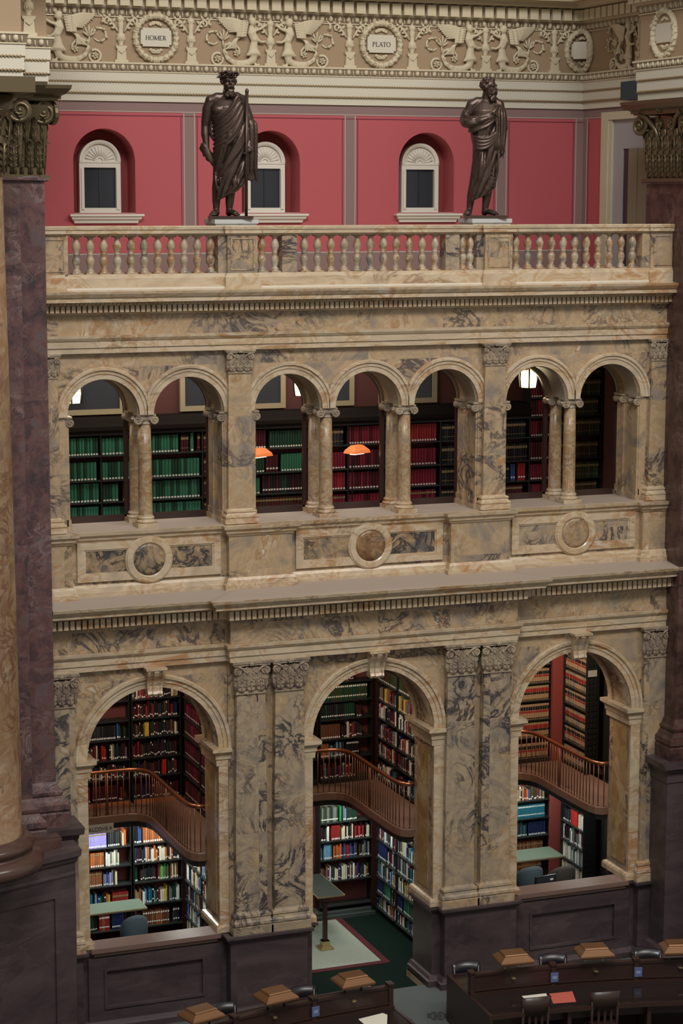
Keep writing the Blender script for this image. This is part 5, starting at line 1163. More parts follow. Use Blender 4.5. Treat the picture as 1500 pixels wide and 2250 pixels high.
# ---- sizes
YB_ = 3.9; ZM = 2.42
UPB = [2.50, 2.90, 3.24, 3.61, 3.94, 4.29, 4.65, 5.0]; LOB = [.16, .57, .98, 1.33, 1.68]
UO = ['lowest', 'second', 'third', 'fourth', 'fifth', 'sixth', 'seventh', 'eighth']
BX, NB = (1, 0), (0, -1); SX, SN = (0, -1), (-1, 0)
GB = 'iron bookcases of the alcoves'
def hgt(bs, i, top): return (bs[i + 1] if i + 1 < len(bs) else top) - bs[i] - .045
for nm, c in (('sign', -BAY), ('rug', 0), ('pillar', BAY)):
    al = {'sign': 'the alcove with the hanging sign', 'rug': 'the alcove with the pale rug', 'pillar': 'the alcove with the red pillar'}[nm]
    sh = {'sign': 'sign alcove', 'rug': 'rug alcove', 'pillar': 'red pillar alcove'}[nm]
    gu, gl = 'books above the balcony in ' + al, 'books below the balcony in ' + al
    secs = {'sign': [(-1.10, .86, 'hidden'), (-.20, .88, 'near back case'), (.72, .89, 'corner back case')], 'rug': [(-.38, .89, 'near back case'), (.56, 1.02, 'corner back case')], 'pillar': [(-.14, .74, 'hidden'), (.64, .90, 'back case')]}[nm]
    for q, (x, L, sec) in enumerate(secs):
        x += c; o = (x, YB_)
        law = nm == 'pillar'
        bs = UPB if not law else UPB
        case('black bookcase above balcony, %s, %s' % (sec if sec != 'hidden' else 'first case', al), o, BX, NB, L, ZM, 5.4, bs, GB, (ZM, 2.495, M['kick'] if nm == 'sign' else M['iron']))
        if not (nm == 'rug' and q == 0):
            case('black bookcase below balcony, %s, %s' % (sec if sec != 'hidden' else 'first case', al), o, BX, NB, L, -.12, 2.22, [b for b in LOB if not (nm == 'rug' and b < .5)] + ([.1] if nm == 'rug' else []), GB)
        for i, z in enumerate(bs):
            h = hgt(bs, i, 5.35); A = (o, BX, NB, L, z, min(h, .30)); K = ('%s shelf above balcony' % UO[i], '%s of %s' % (sec, sh), gu)
            if law:
                row(*A[:5], .312, [(.97, ['tan'], 'law' if i % 2 else 'lawb', True)] if i < 7 else [(.9, MIXD, ANY, False)], *K, t=(.042, .05))
            elif nm == 'sign':
                if sec == 'near back case':
                    R = [[(.2, MIXD, ANY, False), (.55, ['maroon'], 'mid', True), (.12, MIXD, ANY, False)], [(.9, MIXD, ANY, False)], [(.4, MIXD, ANY, False), (.15, ['red', 'scarlet'], 'mid', False), (.4, MIXD, ANY, False)], [(.72, ['black', 'charcoal'], 'low', True), (.14, ['dark green', 'blue', 'red'], 'low', False), (.1, ['dark green'], 'low', False)], [(.35, MIXD, ANY, False)], [(.5, MIXD, ANY, False)], [(.8, MIXD, ANY, False)], [(.8, MIXD, ANY, False)]][i]
                else:
                    R = [[(.95, ['maroon', 'dark brown', 'maroon', 'navy blue'], ANY, False)], [(.6, DARKS, ANY, False), (.1, ['scarlet'], 'none', True), (.25, MIXD, ANY, False)], [(.95, DARKS + ['crimson'], ANY, False)], [(.25, DARKS, ANY, False), (.11, ['yellow'], 'none', True), (.5, DARKS + ['blue'], ANY, False), (.1, ['cream', 'olive green'], 'low', False)], [(.95, DARKS + ['red', 'crimson', 'red'], ANY, False)], [(.8, MIXD + ['red', 'scarlet'], ANY, False), (.17, ['cream', 'tan'], 'none', False)], [(.95, MIXD, ANY, False)], [(.95, MIXD, ANY, False)]][i]
                row(*A, R, *K)
            else:
                if sec == 'near back case': R = [(.9, ['charcoal', 'black', 'grey'] if i < 2 else ['black', 'dark green', 'charcoal'], ANY, i > 2)]
                else: R = [[(.7, MIXD + ['red'], ANY, False)], [(.2, ['rust', 'brown'], 'low', True), (.28, ['blue', 'pale blue', 'charcoal'], 'low', False), (.27, ['black'], 'high', True)], [(.4, ['brown'], 'low', True), (.42, MIXD, ANY, False)], [(.68, ['dark green', 'black'], 'mid', True), (.14, ['maroon', 'dark brown'], 'low', False)], [(.9, ['olive green', 'dark green'], 'high', True)], [(.45, ['scarlet', 'orange', 'red'], 'mid', False), (.2, ['maroon', 'tan'], 'mid', False)], [(.9, MIXD, ANY, False)], [(.9, MIXD, ANY, False)]][i]
                row(*A, R, *K, t=(.023, .043))
        if nm == 'rug' and q == 0: continue
        for i, z in enumerate(LOB):
            if nm == 'rug' and i == 0: continue
            k = len(LOB) - 1 - i; K = ('%s shelf below balcony' % ['top', 'second', 'third', 'fourth', 'fifth'][k], '%s of %s' % (sec, sh), gl)
            A = (o, BX, NB, L, z, min(.30, hgt(LOB, i, 2.2)))
            if nm == 'sign' and sec != 'corner back case':
                R = [[(.30, ['black', 'dark green', 'charcoal'], 'mid', False), (.26, ['red', 'rust'], 'high', True), (.30, ['navy blue'], 'mid', True)], [(.22, ['teal'], 'mid', True), (.36, MIXL, ANY, False), (.38, ['red'], 'gold', True)], [(.12, ['white', 'dark green'], 'low', False), (.28, ['rust'], 'two', True), (.24, ['lilac', 'blue', 'grey'], 'low', False), (.08, ['cream'], 'none', False)], [(.14, ['crimson', 'cream'], 'low', False), (.32, ['rust', 'orange'], 'two', True), (.3, ['cream', 'white', 'grey'], 'low', False)], [(.5, ['lilac'], 'two', True), (.3, ['black', 'charcoal'], 'low', True), (.12, ['cream', 'orange', 'scarlet'], 'none', False)]][i]
            elif nm == 'sign':
                R = [[(.15, MIX, ANY, False), (.62, ['brown', 'rust'], 'high', True), (.2, ['black', 'charcoal'], 'high', True)], [(.16, ['rust', 'tan'], 'low', False), (.55, MIXL, ANY, False), (.24, ['dark green', 'white', 'grey'], 'low', False)], [(.12, ['dark green', 'crimson'], 'low', False), (.36, ['charcoal', 'black', 'dark brown'], 'mid', False), (.25, ['yellow', 'tan', 'crimson', 'bright green'], 'low', False), (.22, ['brown', 'cream'], 'low', False)], [(.95, ['black', 'white', 'maroon', 'charcoal', 'cream', 'navy blue', 'orange'], ANY, False)], [(.18, ['black', 'blue'], 'low', False), (.5, ['orange', 'rust'], 'low', True), (.3, ['orange', 'black', 'brown'], 'low', False)]][i]
            elif nm == 'rug':
                R = [None, [(.95, ['purple', 'black', 'charcoal', 'navy blue', 'olive green', 'cream', 'white', 'rust', 'navy blue'], ANY, False)], [(.06, ['white', 'grey'], 'low', False), (.18, ['teal', 'pale blue'], 'low', True), (.5, ['black', 'red', 'navy blue', 'blue', 'red', 'orange'], 'mid', False), (.22, ['olive green', 'black', 'grey'], 'low', False)], [(.12, ['black', 'maroon'], 'low', False), (.08, ['white'], 'none', True), (.2, ['red'], 'low', True), (.25, ['charcoal', 'cream', 'black'], 'low', False), (.2, ['scarlet', 'red', 'maroon'], 'low', False), (.12, ['black', 'cream'], 'low', False)], [(.36, ['charcoal', 'olive green', 'grey'], 'mid', True), (.07, ['bright green'], 'none', True), (.3, ['grey', 'dark green', 'pale blue', 'charcoal'], 'low', False)]][i]
            else:
                R = [[(.85, ['brown', 'rust'], 'two', True)], [(.9, ['rust', 'brown', 'rust'], 'two', True)], [(.5, ['teal', 'charcoal'], 'low', False), (.42, ['navy blue'], 'low', True)], [(.9, ['teal'], 'high', True)], [(.9, ['red', 'brown', 'olive green', 'orange', 'navy blue', 'blue', 'tan'], ANY, False)]][i]
            row(*A, R, *K)
    # side case along the right-hand wall
    xr = c + (1.62 if nm != 'pillar' else 1.66)
    ys = [(3.86, .92, 'deep'), (2.90, .92, 'middle'), (1.94, .92, 'front')] if nm != 'pillar' else [(3.69, .92, 'side')]
    LS = [.02, .30, .62, .97, 1.33, 1.68] if nm != 'pillar' else [.3, .62, .97, 1.33, 1.68]
    for y, L, sec in ys:
        case('black bookcase above balcony, %s side case, %s' % (sec, al), (xr, y), SX, SN, L, ZM, 5.4, UPB, GB, end=nm == 'pillar')
        case('black bookcase below balcony, %s side case, %s' % (sec, al), (xr, y), SX, SN, L, -.12, 2.22, LS, GB, end=nm == 'pillar')
        for i, z in enumerate(UPB):
            K = ('%s shelf above balcony' % UO[i], '%s side case of %s' % (sec, sh), gu)
            if nm == 'sign': R = [(.95, ['maroon', 'crimson'] if i in (4, 5) else ['maroon', 'dark brown', 'maroon', 'crimson'], 'mid', True)]
            elif nm == 'rug': R = [[(.92, MIX, ANY, False)], [(.92, MIXD + ['white'], ANY, False)], [(.92, MIX, ANY, False)], [(.45, ['crimson', 'black', 'white'], ANY, False), (.48, MIXD + ['white'], ANY, False)], [(.55, ['dark brown', 'rust', 'yellow', 'grey'], 'low', False), (.4, MIXD, ANY, False)], [(.95, ['olive green', 'dark brown'], 'low', True)], [(.95, DARKS, ANY, False)], [(.95, DARKS, ANY, False)]][i]
            else: R = [(.97, ['tan', 'tan', 'tan', 'grey'], 'law' if i % 2 == 0 else 'lawb', True)]
            row((xr, y), SX, SN, L, z, (.312 if nm == 'pillar' else .29 if i in (0, 3) else .27), R, *K, t=(.022, .042))
        for i, z in enumerate(LS):
            k = len(LS) - 1 - i; K = ('%s shelf below balcony' % ['top', 'second', 'third', 'fourth', 'fifth', 'sixth'][k], '%s side case of %s' % (sec, sh), gl)
            if nm == 'rug': R = {3: [(.5, ['navy blue'] if sec == 'deep' else MIX, 'low', True), (.45, MIX, ANY, False)], 1: [(.3, ['navy blue'], 'low', True), (.4, ['dark green', 'green'], 'low', True), (.25, MIX, ANY, False)]}.get(i, [(.95, MIXL, ANY, False)])
            elif nm == 'pillar': R = [[(.9, ['white', 'cream', 'tan'], 'none', False)], [(.9, ['white', 'cream', 'grey'], 'none', False)], [(.95, ['black', 'grey', 'maroon', 'white'], 'low', False)], [(.35, ['black', 'charcoal'], 'low', False), (.3, ['red', 'scarlet'], 'none', True), (.3, ['navy blue', 'cream', 'white'], 'low', False)], [(.25, ['grey', 'charcoal'], 'mid', False), (.55, ['maroon', 'navy blue'], 'two', True)]][i]
            else: R = [(.95, MIXL, ANY, False)]
            row((xr, y), SX, SN, L, z, hgt(LS, i, 2.2), R, *K)
# red pillar, end door
b = MB(); b.box(5.19, 5.46, 3.86, 4.22, -.12, 5.85); tag(b.build('pillar', M['redpillar']), 'flat red painted pillar between two bookcases in an alcove', 'pillar')
b = MB(); b.box(5.66, 5.75, .74, 2.72, -.12, 5.85); S(b.build('wall_alcove_end', M['iron']))
b = MB(); b.box(5.62, 5.66, 1.2, 2.1, -.12, 2.2); b.box(5.60, 5.62, 1.3, 2.0, 0, 2.05); S(b.build('door_2', mat('grey_green_door', (.09, .11, .1), .6)))
b = MB(); b.box(5.585, 5.62, 2.3, 2.34, -.12, 5.8); S(b.build('trim_24', M['redpillar']))
b = MB(); b.box(.34, .42, 4.12, 4.22, -.12, 2.3); b.box(-.3, .34, 4.17, 4.22, -.12, 2.3); S(b.build('trim_25', M['redpillar']))
b = MB(); b.box(-1.8, 1.55, 3.86, 4.2, -.12, -.0); b.box(-1.8, 1.6, 3.8, 3.86, -.12, -.06); S(b.build('baseboard_back', mat('grey_skirting', (.05, .06, .055), .5)))

# ---- balconies
HP = [(1.06, .745), (.95, .755), (.875, .83), (.835, .98), (.815, 1.25), (.80, 2.0), (.80, 2.7), (.785, 2.93), (.73, 3.10), (.62, 3.22), (.46, 3.27), (.2, 3.275)]
for nm, c in (('sign', -BAY), ('rug', 0), ('pillar', BAY)):
    lb = {'sign': 'brown balcony with copper handrail over the hanging sign', 'rug': 'brown balcony with copper handrail above the pale rug', 'pillar': 'brown balcony with copper handrail in front of the red pillar'}[nm]
    root = empty('balcony', (c, 2, ZM), 0, lb, 'balcony', 'curved iron balconies inside the lower arches')
    P = [(-x, y) for x, y in HP] + HP[::-1]; P = [(x, y - 2) for x, y in P]
    Q = []
    for x, y in P:
        s = 1 if x > 0 else -1; y0 = y + 2
        Q.append((s * 1.8, y) if y0 < 2.8 else ((s * 1.8, 2.2) if y0 < 3.2 else (x, 2.2)))
    b = MB(); b.loft([[(p[0], p[1], 0), (q[0], q[1], 0), (q[0], q[1], -.07), (p[0], p[1], -.07)] for p, q in zip(P, Q)], smooth=False); fs_ = b.build('floor_slab', M['floorbrown'], root)
    b = MB(); b.loft([[(p[0], p[1], -.075), (q[0], q[1], -.075), (q[0], q[1], -.11), (p[0], p[1], -.11)] for p, q in zip(P, Q)], smooth=False); b.build('underside', M['iron'], fs_)
    b = MB(); b.mould([(-.03, -.10), (.03, -.10), (.035, -.085), (.035, .03), (.025, .045), (-.03, .045)], P); fa_ = b.build('fascia', M['fascia'], root)
    b = MB(); b.mould([(-.06, -.20), (-.01, -.20), (.012, -.102), (-.06, -.102)], P); b.build('soffit_edge', M['iron'], fa_)
    V = [Vector((x, y, .82)) for x, y in P]
    b = MB(); b.tube(V, .028, 8); hr_ = b.build('handrail', M['copper'], root)
    b = MB(); b.tube([v - Vector((0, 0, .035)) for v in V], .012, 6); b.build('rail_strip', M['balust'], hr_)
    # bars at even steps
    b0 = None; acc = 0; step = .105
    for A, B in zip(V[:-1], V[1:]):
        L = (B - A).length; s_ = acc
        while s_ < L:
            p = A + (B - A) * (s_ / L); s_ += step
            if b0 is None:
                m = MB(); m.tube([(0, 0, .0), (0, 0, .80)], .009, 6); m.ball((0, 0, .06), .014, .014, .02, 6, 4); o = b0 = m.build('baluster', M['balust'], root)
            else: o = b0.copy(); COL.objects.link(o); setparent(o, root)
            o.location = (p.x, p.y, .02)
        acc = s_ - L
    for x in (.805, -.805, .1, -.1):
        m = MB(); m.tube([(x, .1 if abs(x) > .5 else 1.275, -.15), (x, .1 if abs(x) > .5 else 1.275, .82)], .017, 8); m.build('post', M['balust'], root)
# ---- hanging sign, letters as on the plate
root = empty('sign', (-3.71, 3.225, 2.2), 0, 'small grey hanging plate lettered ALCOVE 4 below a balcony', 'sign')
b = MB(); b.box(-.24, .24, 0, .015, -.03, .13); pl_ = b.build('plate', M['sign'], root)
fc = bpy.data.curves.new('lettering', 'FONT'); fc.body = 'ALCOVE 4'; fc.size = .09; fc.align_x = 'CENTER'; fc.extrude = .002
fo = bpy.data.objects.new('lettering', fc); COL.objects.link(fo)
me = bpy.data.meshes.new_from_object(fo.evaluated_get(bpy.context.evaluated_depsgraph_get())); bpy.data.objects.remove(fo)
me.materials.append(M['ink']); o = bpy.data.objects.new('lettering', me); COL.objects.link(o); setparent(o, pl_); o.location = (0.0, -.004, .02); o.rotation_euler = (PI / 2, 0, 0)

# ---- rug, tables, chairs, monitor
b = MB(); b.box(-1.0, .93, 1.42, 4.0, -.12, -.108); b.build('rug', M['rugred']); r_ = bpy.data.objects['rug']; tag(r_, 'pale green woven rug with red border on the dark green carpet', 'rug')
b = MB(); b.box(-1.0, .80, 1.54, 3.75, -.108, -.104); b.build('rug_field', M['rug'], r_)
def table(x0, x1, y0, y1, z, label, posts, zf=-.12, mt=None):
    cx, cy = (x0 + x1) / 2, (y0 + y1) / 2; root = empty('table', (cx, cy, zf), 0, label, 'table', 'standing reading tables of the alcoves'); h = z - zf
    b = MB(); b.box(x0 - cx, x1 - cx, y0 - cy, y1 - cy, h - .03, h - .004); b.build('edge', M['brass'], root)
    b = MB(); b.box(x0 - cx + .012, x1 - cx - .012, y0 - cy + .012, y1 - cy - .012, h - .004, h); b.build('top', mt or M['glaretop'], root)
    for px, py in posts:
        b = MB(); px -= cx; py -= cy
        b.box(px - .036, px + .036, py - .036, py + .036, .14, h - .03); b.box(px - .06, px + .06, py - .06, py + .06, h - .10, h - .03); po_ = b.build('post', M['wood'], root)
        b = MB()
        for a, z0, z1 in ((.13, 0, .035), (.10, .035, .06), (.07, .06, .16), (.075, .14, .16)): b.box(px - a, px + a, py - a, py + a, z0, z1)
        b.build('foot', M['brass'], po_)
    return root
table(-.06, .45, 2.37, 3.6, .86, 'narrow table with shade-darkened green top standing on the pale rug', [(.10, 2.44), (.10, 3.45)], mt=M['shadedtop'])
table(-5.0, -3.03, 2.72, 3.25, .93, 'green topped reading table below the hanging sign', [(-4.6, 3.0), (-3.3, 3.0)])
table(3.3, 4.93, 2.75, 3.38, .93, 'green topped reading table beside the red pillar', [(3.6, 3.05), (4.7, 3.05)])
def tub_chair(x, y, rz, label, m=None, back=True):
    root = empty('armchair', (x, y, -.12), rz, label, 'chair', 'rounded upholstered chairs of the alcoves')
    b = MB(); n = 14; rings = []
    for i in range(n + 1):
        a = PI * .98 + PI * 1.04 * i / n if False else -.25 + (PI + .5) * i / n
        ca, sa = math.cos(a), math.sin(a); top = 1.22 + .20 * max(0, math.sin(a)) ** .7
        rings.append([(.25 * ca, .22 * sa, .70), (.25 * ca, .22 * sa, top - .04), (.27 * ca, .24 * sa, top), (.31 * ca, .28 * sa, top - .01), (.33 * ca, .30 * sa, top - .06), (.32 * ca, .29 * sa, .70)])
    b.loft(rings); b.build('backrest', m or M['chair'], root)
    b = MB(); b.lathe([(.27, .62), (.30, .66), (.29, .76), (.2, .79), (.01, .79)], n=24); b.build('seat', m or M['chair'], root)
    for k in range(4):
        b = MB(); a = PI / 4 + k * PI / 2; b.tube([(.2 * math.cos(a), .2 * math.sin(a), .63), (.25 * math.cos(a), .25 * math.sin(a), .0)], [.025, .018], 8); b.build('leg', M['wood'], root)
    return root
k_ = tub_chair(-3.60, 1.5, PI, 'blue grey upholstered chair with rounded back behind the counter below the sign'); k_.scale = (.70, .70, 1.02)
k_ = tub_chair(3.62, 1.6, PI, 'grey green rounded chair behind the counter next to the monitor'); k_.scale = (.82, .82, 1)
tub_chair(3.30, 2.1, PI * .8, 'dark rounded chair partly hidden by the jamb beside the red pillar alcove table')
k_ = tub_chair(4.22, 1.5, PI, 'brownish low chair behind the counter right of the monitor', mat('brown_upholstery', (.045, .038, .03), .8)); k_.scale = (.8, .8, .98)
root = empty('monitor', (3.72, 1.05, 1.37), math.radians(8), 'flat black computer monitor standing just behind the counter', 'monitor')
root.location = (3.42, .50, 1.13)
b = MB(); b.box(-.21, .21, 0, .03, .05, .30); b.build('case', M['screen'], root); b = MB(); b.box(-.19, .19, -.003, .001, .07, .28); b.build('screen', M['glassdark'], root); b = MB(); b.box(.09, .15, -.006, -.002, .21, .24); b.build('sticker', M['paper'], root)
b = MB(); b.box(-.1, .1, -.05, .1, 0, .012); b.box(-.03, .03, .03, .05, .01, .12); b.build('stand', M['screen'], root)

# ---- gallery behind the upper arcade
ED = [-5.40, -4.62, -3.77, -3.02, -2.04, -1.22, -.17, .55, 1.24, 2.27, 2.98, 3.98, 4.52, 5.40]
GB2 = [7.70, 8.0, 8.36, 8.77]; gg = 'bound sets on the gallery shelves'
names = ['end case at the far left', 'green case, left half', 'green case, right half', 'green case behind second arch', 'case beside the second arch', 'green and black case behind third arch', 'narrow crimson case behind fourth arch', 'crimson case behind fourth arch', 'crimson case behind fifth arch', 'black case behind fifth arch', 'black case behind lantern arch', 'crimson case behind lantern arch', 'olive case behind last arch']
GR = ['green', 'green', 'dark green']; DK = ['black', 'charcoal']; CRM = ['crimson', 'crimson', 'maroon']
for k, (x0, x1) in enumerate(zip(ED[:-1], ED[1:])):
    L = x1 - x0
    tall = {11: [9.12, 9.46], 12: [9.12, 9.47, 9.82, 10.17]}.get(k, [])
    case('dark gallery bookcase, %s' % names[k], (x0, 2.5), BX, NB, L, 7.65, 9.13 + .37 * len(tall) - (.02 if tall else 0), GB2 + tall, 'bookcases of the upper gallery')
    for i, z in enumerate(GB2 + tall):
        top = [(.97, GR, 'set', True)]
        j_ = min(i, 3)
        R = {0: top, 1: top, 2: top if i != 1 else [(.45, GR, 'set', True), (.5, ['maroon'], 'set', True)], 3: [(.60, GR, 'set', True), (.17, ['maroon'], 'gold', True), (.12, GR, 'set', True), (.1, ['maroon'], 'gold', True)] if i == 3 else top, 4: [(.95, ['maroon'], 'gold', True)],
             5: [[(.95, ['maroon', 'dark brown'], 'gold', True)], [(.2, ['green'], 'set', True), (.75, ['black', 'dark green', 'maroon'], 'mid', True)], [(.26, ['dark green', 'black'], 'set', True), (.26, ['maroon'], 'mid', True), (.45, ['green'], 'set', True)], [(.32, ['dark green', 'maroon'], 'set', True), (.63, ['dark green'], 'set', True)]][j_],
             6: [[(.95, ['crimson'], 'gold', True)], [(.95, ['red', 'crimson'], 'set', True)], [(.95, ['crimson'], 'set', True)], [(.95, DK, 'gold', True)]][j_], 7: [(.97, CRM, 'set', True)],
             8: [[(.95, CRM, 'gold', True)], [(.97, ['crimson'], 'set', True)], [(.97, ['crimson'], 'set', True)], [(.45, DK, 'gold', True), (.5, ['red'], 'set', True)]][j_], 9: [(.97, ['black', 'charcoal'], 'gold', True)],
             10: [[(.9, ['maroon'], 'gold', True)], [(.62, DK, 'gold', True), (.14, ['blue'], 'mid', True), (.2, ['red', 'rust'], 'mid', True)], [(.97, DK, 'gold', True)], [(.97, DK, 'gold', True)]][j_], 11: [(.97, CRM, 'set', True)], 12: [(.97, ['olive green', 'dark brown'], 'gold', True)]}[k]
        row((x0, 2.5), BX, NB, L, z, .33 if i else .25, R, '%s shelf' % ['bottom', 'second', 'third', 'fourth', 'fifth', 'sixth', 'seventh', 'eighth'][i], names[k], gg, t=(.044, .056))
b = MB(); b.mould([(-.3, 9.13), (.02, 9.13), (.04, 9.18), (.04, 9.24), (.0, 9.28), (-.05, 9.36), (-.45, 9.37)], [(-5.42, 2.5), (3.97, 2.5)]); S(b.build('trim_26', M['gtop']))
wi = 0
for x0, x1 in ((-4.45, -3.26), (-2.31, -1.62), (-1.42, -.45), (-.1, .80), (1.27, 2.35)):
    wi += 1; f = MB(); frame(f, x0, x1, 9.40, 10.9, .085, 2.88, 2.95); o = S(f.build('window_%d' % (10 + wi), mat('gallery_window_frame_%d' % wi, (.33, .27, .165), .6)))
    g = MB(); g.box(x0 + .07, x1 - .07, 2.92, 2.94, 9.45, 10.85); S(g.build('window_pane', M['glassdark'], o))
def lantern(x, y, z, label):
    root = empty('lantern', (x, y, z), .2, label, 'lantern', 'glass lanterns hanging in the upper gallery')
    for k in range(6):
        a0, a1 = k * PI / 3, (k + 1) * PI / 3
        b = MB(); rings = [[(r * math.cos(a), r * math.sin(a), zz) for a in (a0 + .06, a1 - .06)] + [((r - .006) * math.cos(a), (r - .006) * math.sin(a), zz) for a in (a1 - .06, a0 + .06)] for r, zz in ((.145, 0), (.165, .16), (.155, .30))]
        b.loft(rings, smooth=False); b.build('pane', M['lantern'], root)
        b = MB(); b.tube([(.15 * math.cos(a0), .15 * math.sin(a0), -.01), (.172 * math.cos(a0), .172 * math.sin(a0), .16), (.16 * math.cos(a0), .16 * math.sin(a0), .32)], .013, 6); b.build('rib', M['iron'], root)
    b = MB(); b.lathe([(.16, .30), (.17, .33), (.08, .40), (.03, .43), (.012, .45), (.012, .9)], n=12); b.build('cap', M['brass'], root)
    l = bpy.data.lights.new('lantern_light', 'POINT'); l.energy = 5; l.color = (1, .78, .5); l.shadow_soft_size = .12; lo = bpy.data.objects.new('lantern_light', l); COL.objects.link(lo); lo.location = (x, y - .3, z + .1)
    return root
lantern(3.475, 1.6, 9.74, 'bright white glass lantern hanging behind the sixth upper arch'); lantern(-4.45, 1.6, 9.74, 'yellowish glass lantern half hidden behind the first upper arch'); lantern(-.55, 1.75, 9.72, 'glass lantern mostly hidden by the jamb of the third upper arch')
def desk_lamp(x, y, label):
    root = empty('desk_lamp', (x, y, 7.65), .5, label, 'lamp', 'orange shaded reading lamps in the upper gallery')
    b = MB(); b.loft([[(sx * a, sy * bb, z) for sx, sy in ((-1, -1), (1, -1), (1, 1), (-1, 1))] for a, bb, z in ((.20, .13, 1.10), (.185, .115, 1.15), (.10, .05, 1.23))], smooth=False); b.build('shade', M['orange'], root)
    b = MB(); b.box(-.12, .12, -.05, .05, 1.08, 1.099); b.build('tube', M['glow'], root)
    b = MB(); b.tube([(0, .1, .02), (0, .1, 1.12), (0, 0, 1.15)], .012, 8); b.build('stem', M['iron'], root); b = MB(); b.lathe([(.14, 0), (.14, .02), (.03, .05), (.01, .05)], (0, .1, 0), 16); b.build('foot', M['iron'], root)
    return root
desk_lamp(.33, 1.55, 'orange shaded reading lamp glowing behind the fourth upper arch'); desk_lamp(-1.33, 1.7, 'lamp standing in for a faint orange reflection at the third upper arch')  # second lamp is put in for a faint orange reflection
area('gallery_fill_light', (-2, 1.7, 10.9), (-2, 2.6, 8.5), 6.5, .4, 110, (1, .90, .78))  # added fill to brighten the gallery books, no fixture here
# ---- reading light in the alcoves
for c, pw in ((-BAY, 1.25), (0, .9), (BAY, .8)):
    area('alcove_tube_light', (c + .1, 3.42, 2.285), (c + .1, 3.95, .7), 2.6, .1, 25 * pw, (.93, 1.0, .93))
    area('alcove_tube_light', (c + 1.05, 2.2, 2.285), (c + 1.62, 2.2, .7), 2.4, .1, 19 * pw, (.93, 1.0, .93))
    area('alcove_lamp_light', (c - .2, 1.6, 5.7), (c + .5, 4, 3.4), 1.2, .5, 62 if c < 2 else 105, (1.0, .80, .62))
    area('alcove_floor_light', (c, 3.5, 2.285), (c, 2.2, -.1), .8, .2, 14, (.95, 1, .95))
# ================================================================ reading room desks in the foreground
CY = -16.4
def pol(r, x): return Vector((x, CY + math.sqrt(r * r - x * x), 0))
def arcpath(r, xa, xb, n): return [tuple(pol(r, xa + (xb - xa) * i / n).xy) for i in range(n + 1)]
def desk(xa, xb, label, joints):
    root = empty('reading_desk', (0, 0, 0), 0, label, 'desk', 'curved reading desks')
    n = 24
    def band(mb, r0, r1, z0, z1):
        mb.loft([[(*a, z0), (*b_, z0), (*b_, z1), (*a, z1)] for a, b_ in zip(arcpath(r0, xa * r0 / 14, xb * r0 / 14, n), arcpath(r1, xa * r1 / 14, xb * r1 / 14, n))], smooth=False)
    b = MB(); band(b, 13.10, 13.97, .72, .76); band(b, 14.03, 14.85, .72, .76); b.build('desktop', M['deskglass'], root)
    b = MB(); band(b, 13.08, 13.12, .70, .765); band(b, 14.83, 14.87, .70, .765); b.build('edge', M['wood'], root)
    b = MB(); band(b, 13.97, 14.03, .0, 1.08); band(b, 13.95, 14.05, 1.06, 1.10); band(b, 13.90, 13.97, .76, .80); band(b, 13.94, 13.98, .82, .84); b.build('partition', M['wood'], root)
    b = MB(); band(b, 13.3, 13.34, .5, .72); band(b, 14.6, 14.64, .5, .72); b.build('apron', M['wood'], root)
    for x in joints:
        p = pol(14.0, x); t = Vector((p.y - CY, -p.x, 0)).normalized(); r_ = Vector((p.x, p.y - CY, 0)).normalized()
        b = MB(); b.obox(p + Vector((0, 0, .56)), t * .035, r_ * .06, Vector((0, 0, .56))); b.obox(p + Vector((0, 0, 1.125)), t * .05, r_ * .075, Vector((0, 0, .015))); b.build('post', M['wood'], root)
        b = MB(); c = pol(13.5, x * 13.5 / 14); b.obox(c + Vector((0, 0, .36)), t * .03, r_ * .35, Vector((0, 0, .36))); b.build('support', M['wood'], root)
    for x in (xa, xb):
        if abs(x) > 2: continue
        p = pol(13.98, x); t = Vector((p.y - CY, -p.x, 0)).normalized(); r_ = Vector((p.x, p.y - CY, 0)).normalized()
        b = MB(); b.obox(p + Vector((0, 0, .385)), t * .025, r_ * .9, Vector((0, 0, .385))); b.build('end_panel', M['wood'], root)
    for x in joints[:-1]:
        p = pol(13.93, x + .66); t = Vector((p.y - CY, -p.x, 0)).normalized()
        b = MB(); b.obox(p + Vector((0, 0, .98)), t * .03, Vector((0, .03, 0)), Vector((0, 0, .008))); b.build('number_plate', M['brass'], root)
    return root
desk(.66, 5.9, 'dark curved mahogany reading desk right of the carpeted aisle', [.70, 2.03, 3.35, 4.66])
desk(-5.9, -.62, 'dark curved mahogany reading desk left of the carpeted aisle', [-4.6, -3.27, -1.95, -.66])
def hood(x, label, rods):
    p = pol(14.02, x); root = empty('reading_lamp', (p.x, p.y, 1.09), -math.atan2(p.x, p.y - CY), label, 'lamp', 'hooded reading lamps on the curved desks')
    b = MB(); b.loft([[(sx * a, sy * d, z) for sx, sy in ((-1, -1), (1, -1), (1, 1), (-1, 1))] for a, d, z in ((.25, .20, .13), (.275, .215, .15), (.275, .215, .175), (.255, .20, .20), (.195, .145, .245), (.19, .14, .25), (.19, .14, .265), (.175, .125, .28))], smooth=False); ho_ = b.build('hood', M['lampwood'], root)
    for s in (-1, 1): b = MB(); b.tube([(s * .14, 0, 0), (s * .14, 0, .15)], .014, 8); b.build('rod', rods, root)
    b = MB(); b.box(-.2, .2, -.13, .13, .128, .135); b.build('reflector', M['white'], ho_)
    return root
pale = mat('pale_rod', (.5, .45, .33), .45)
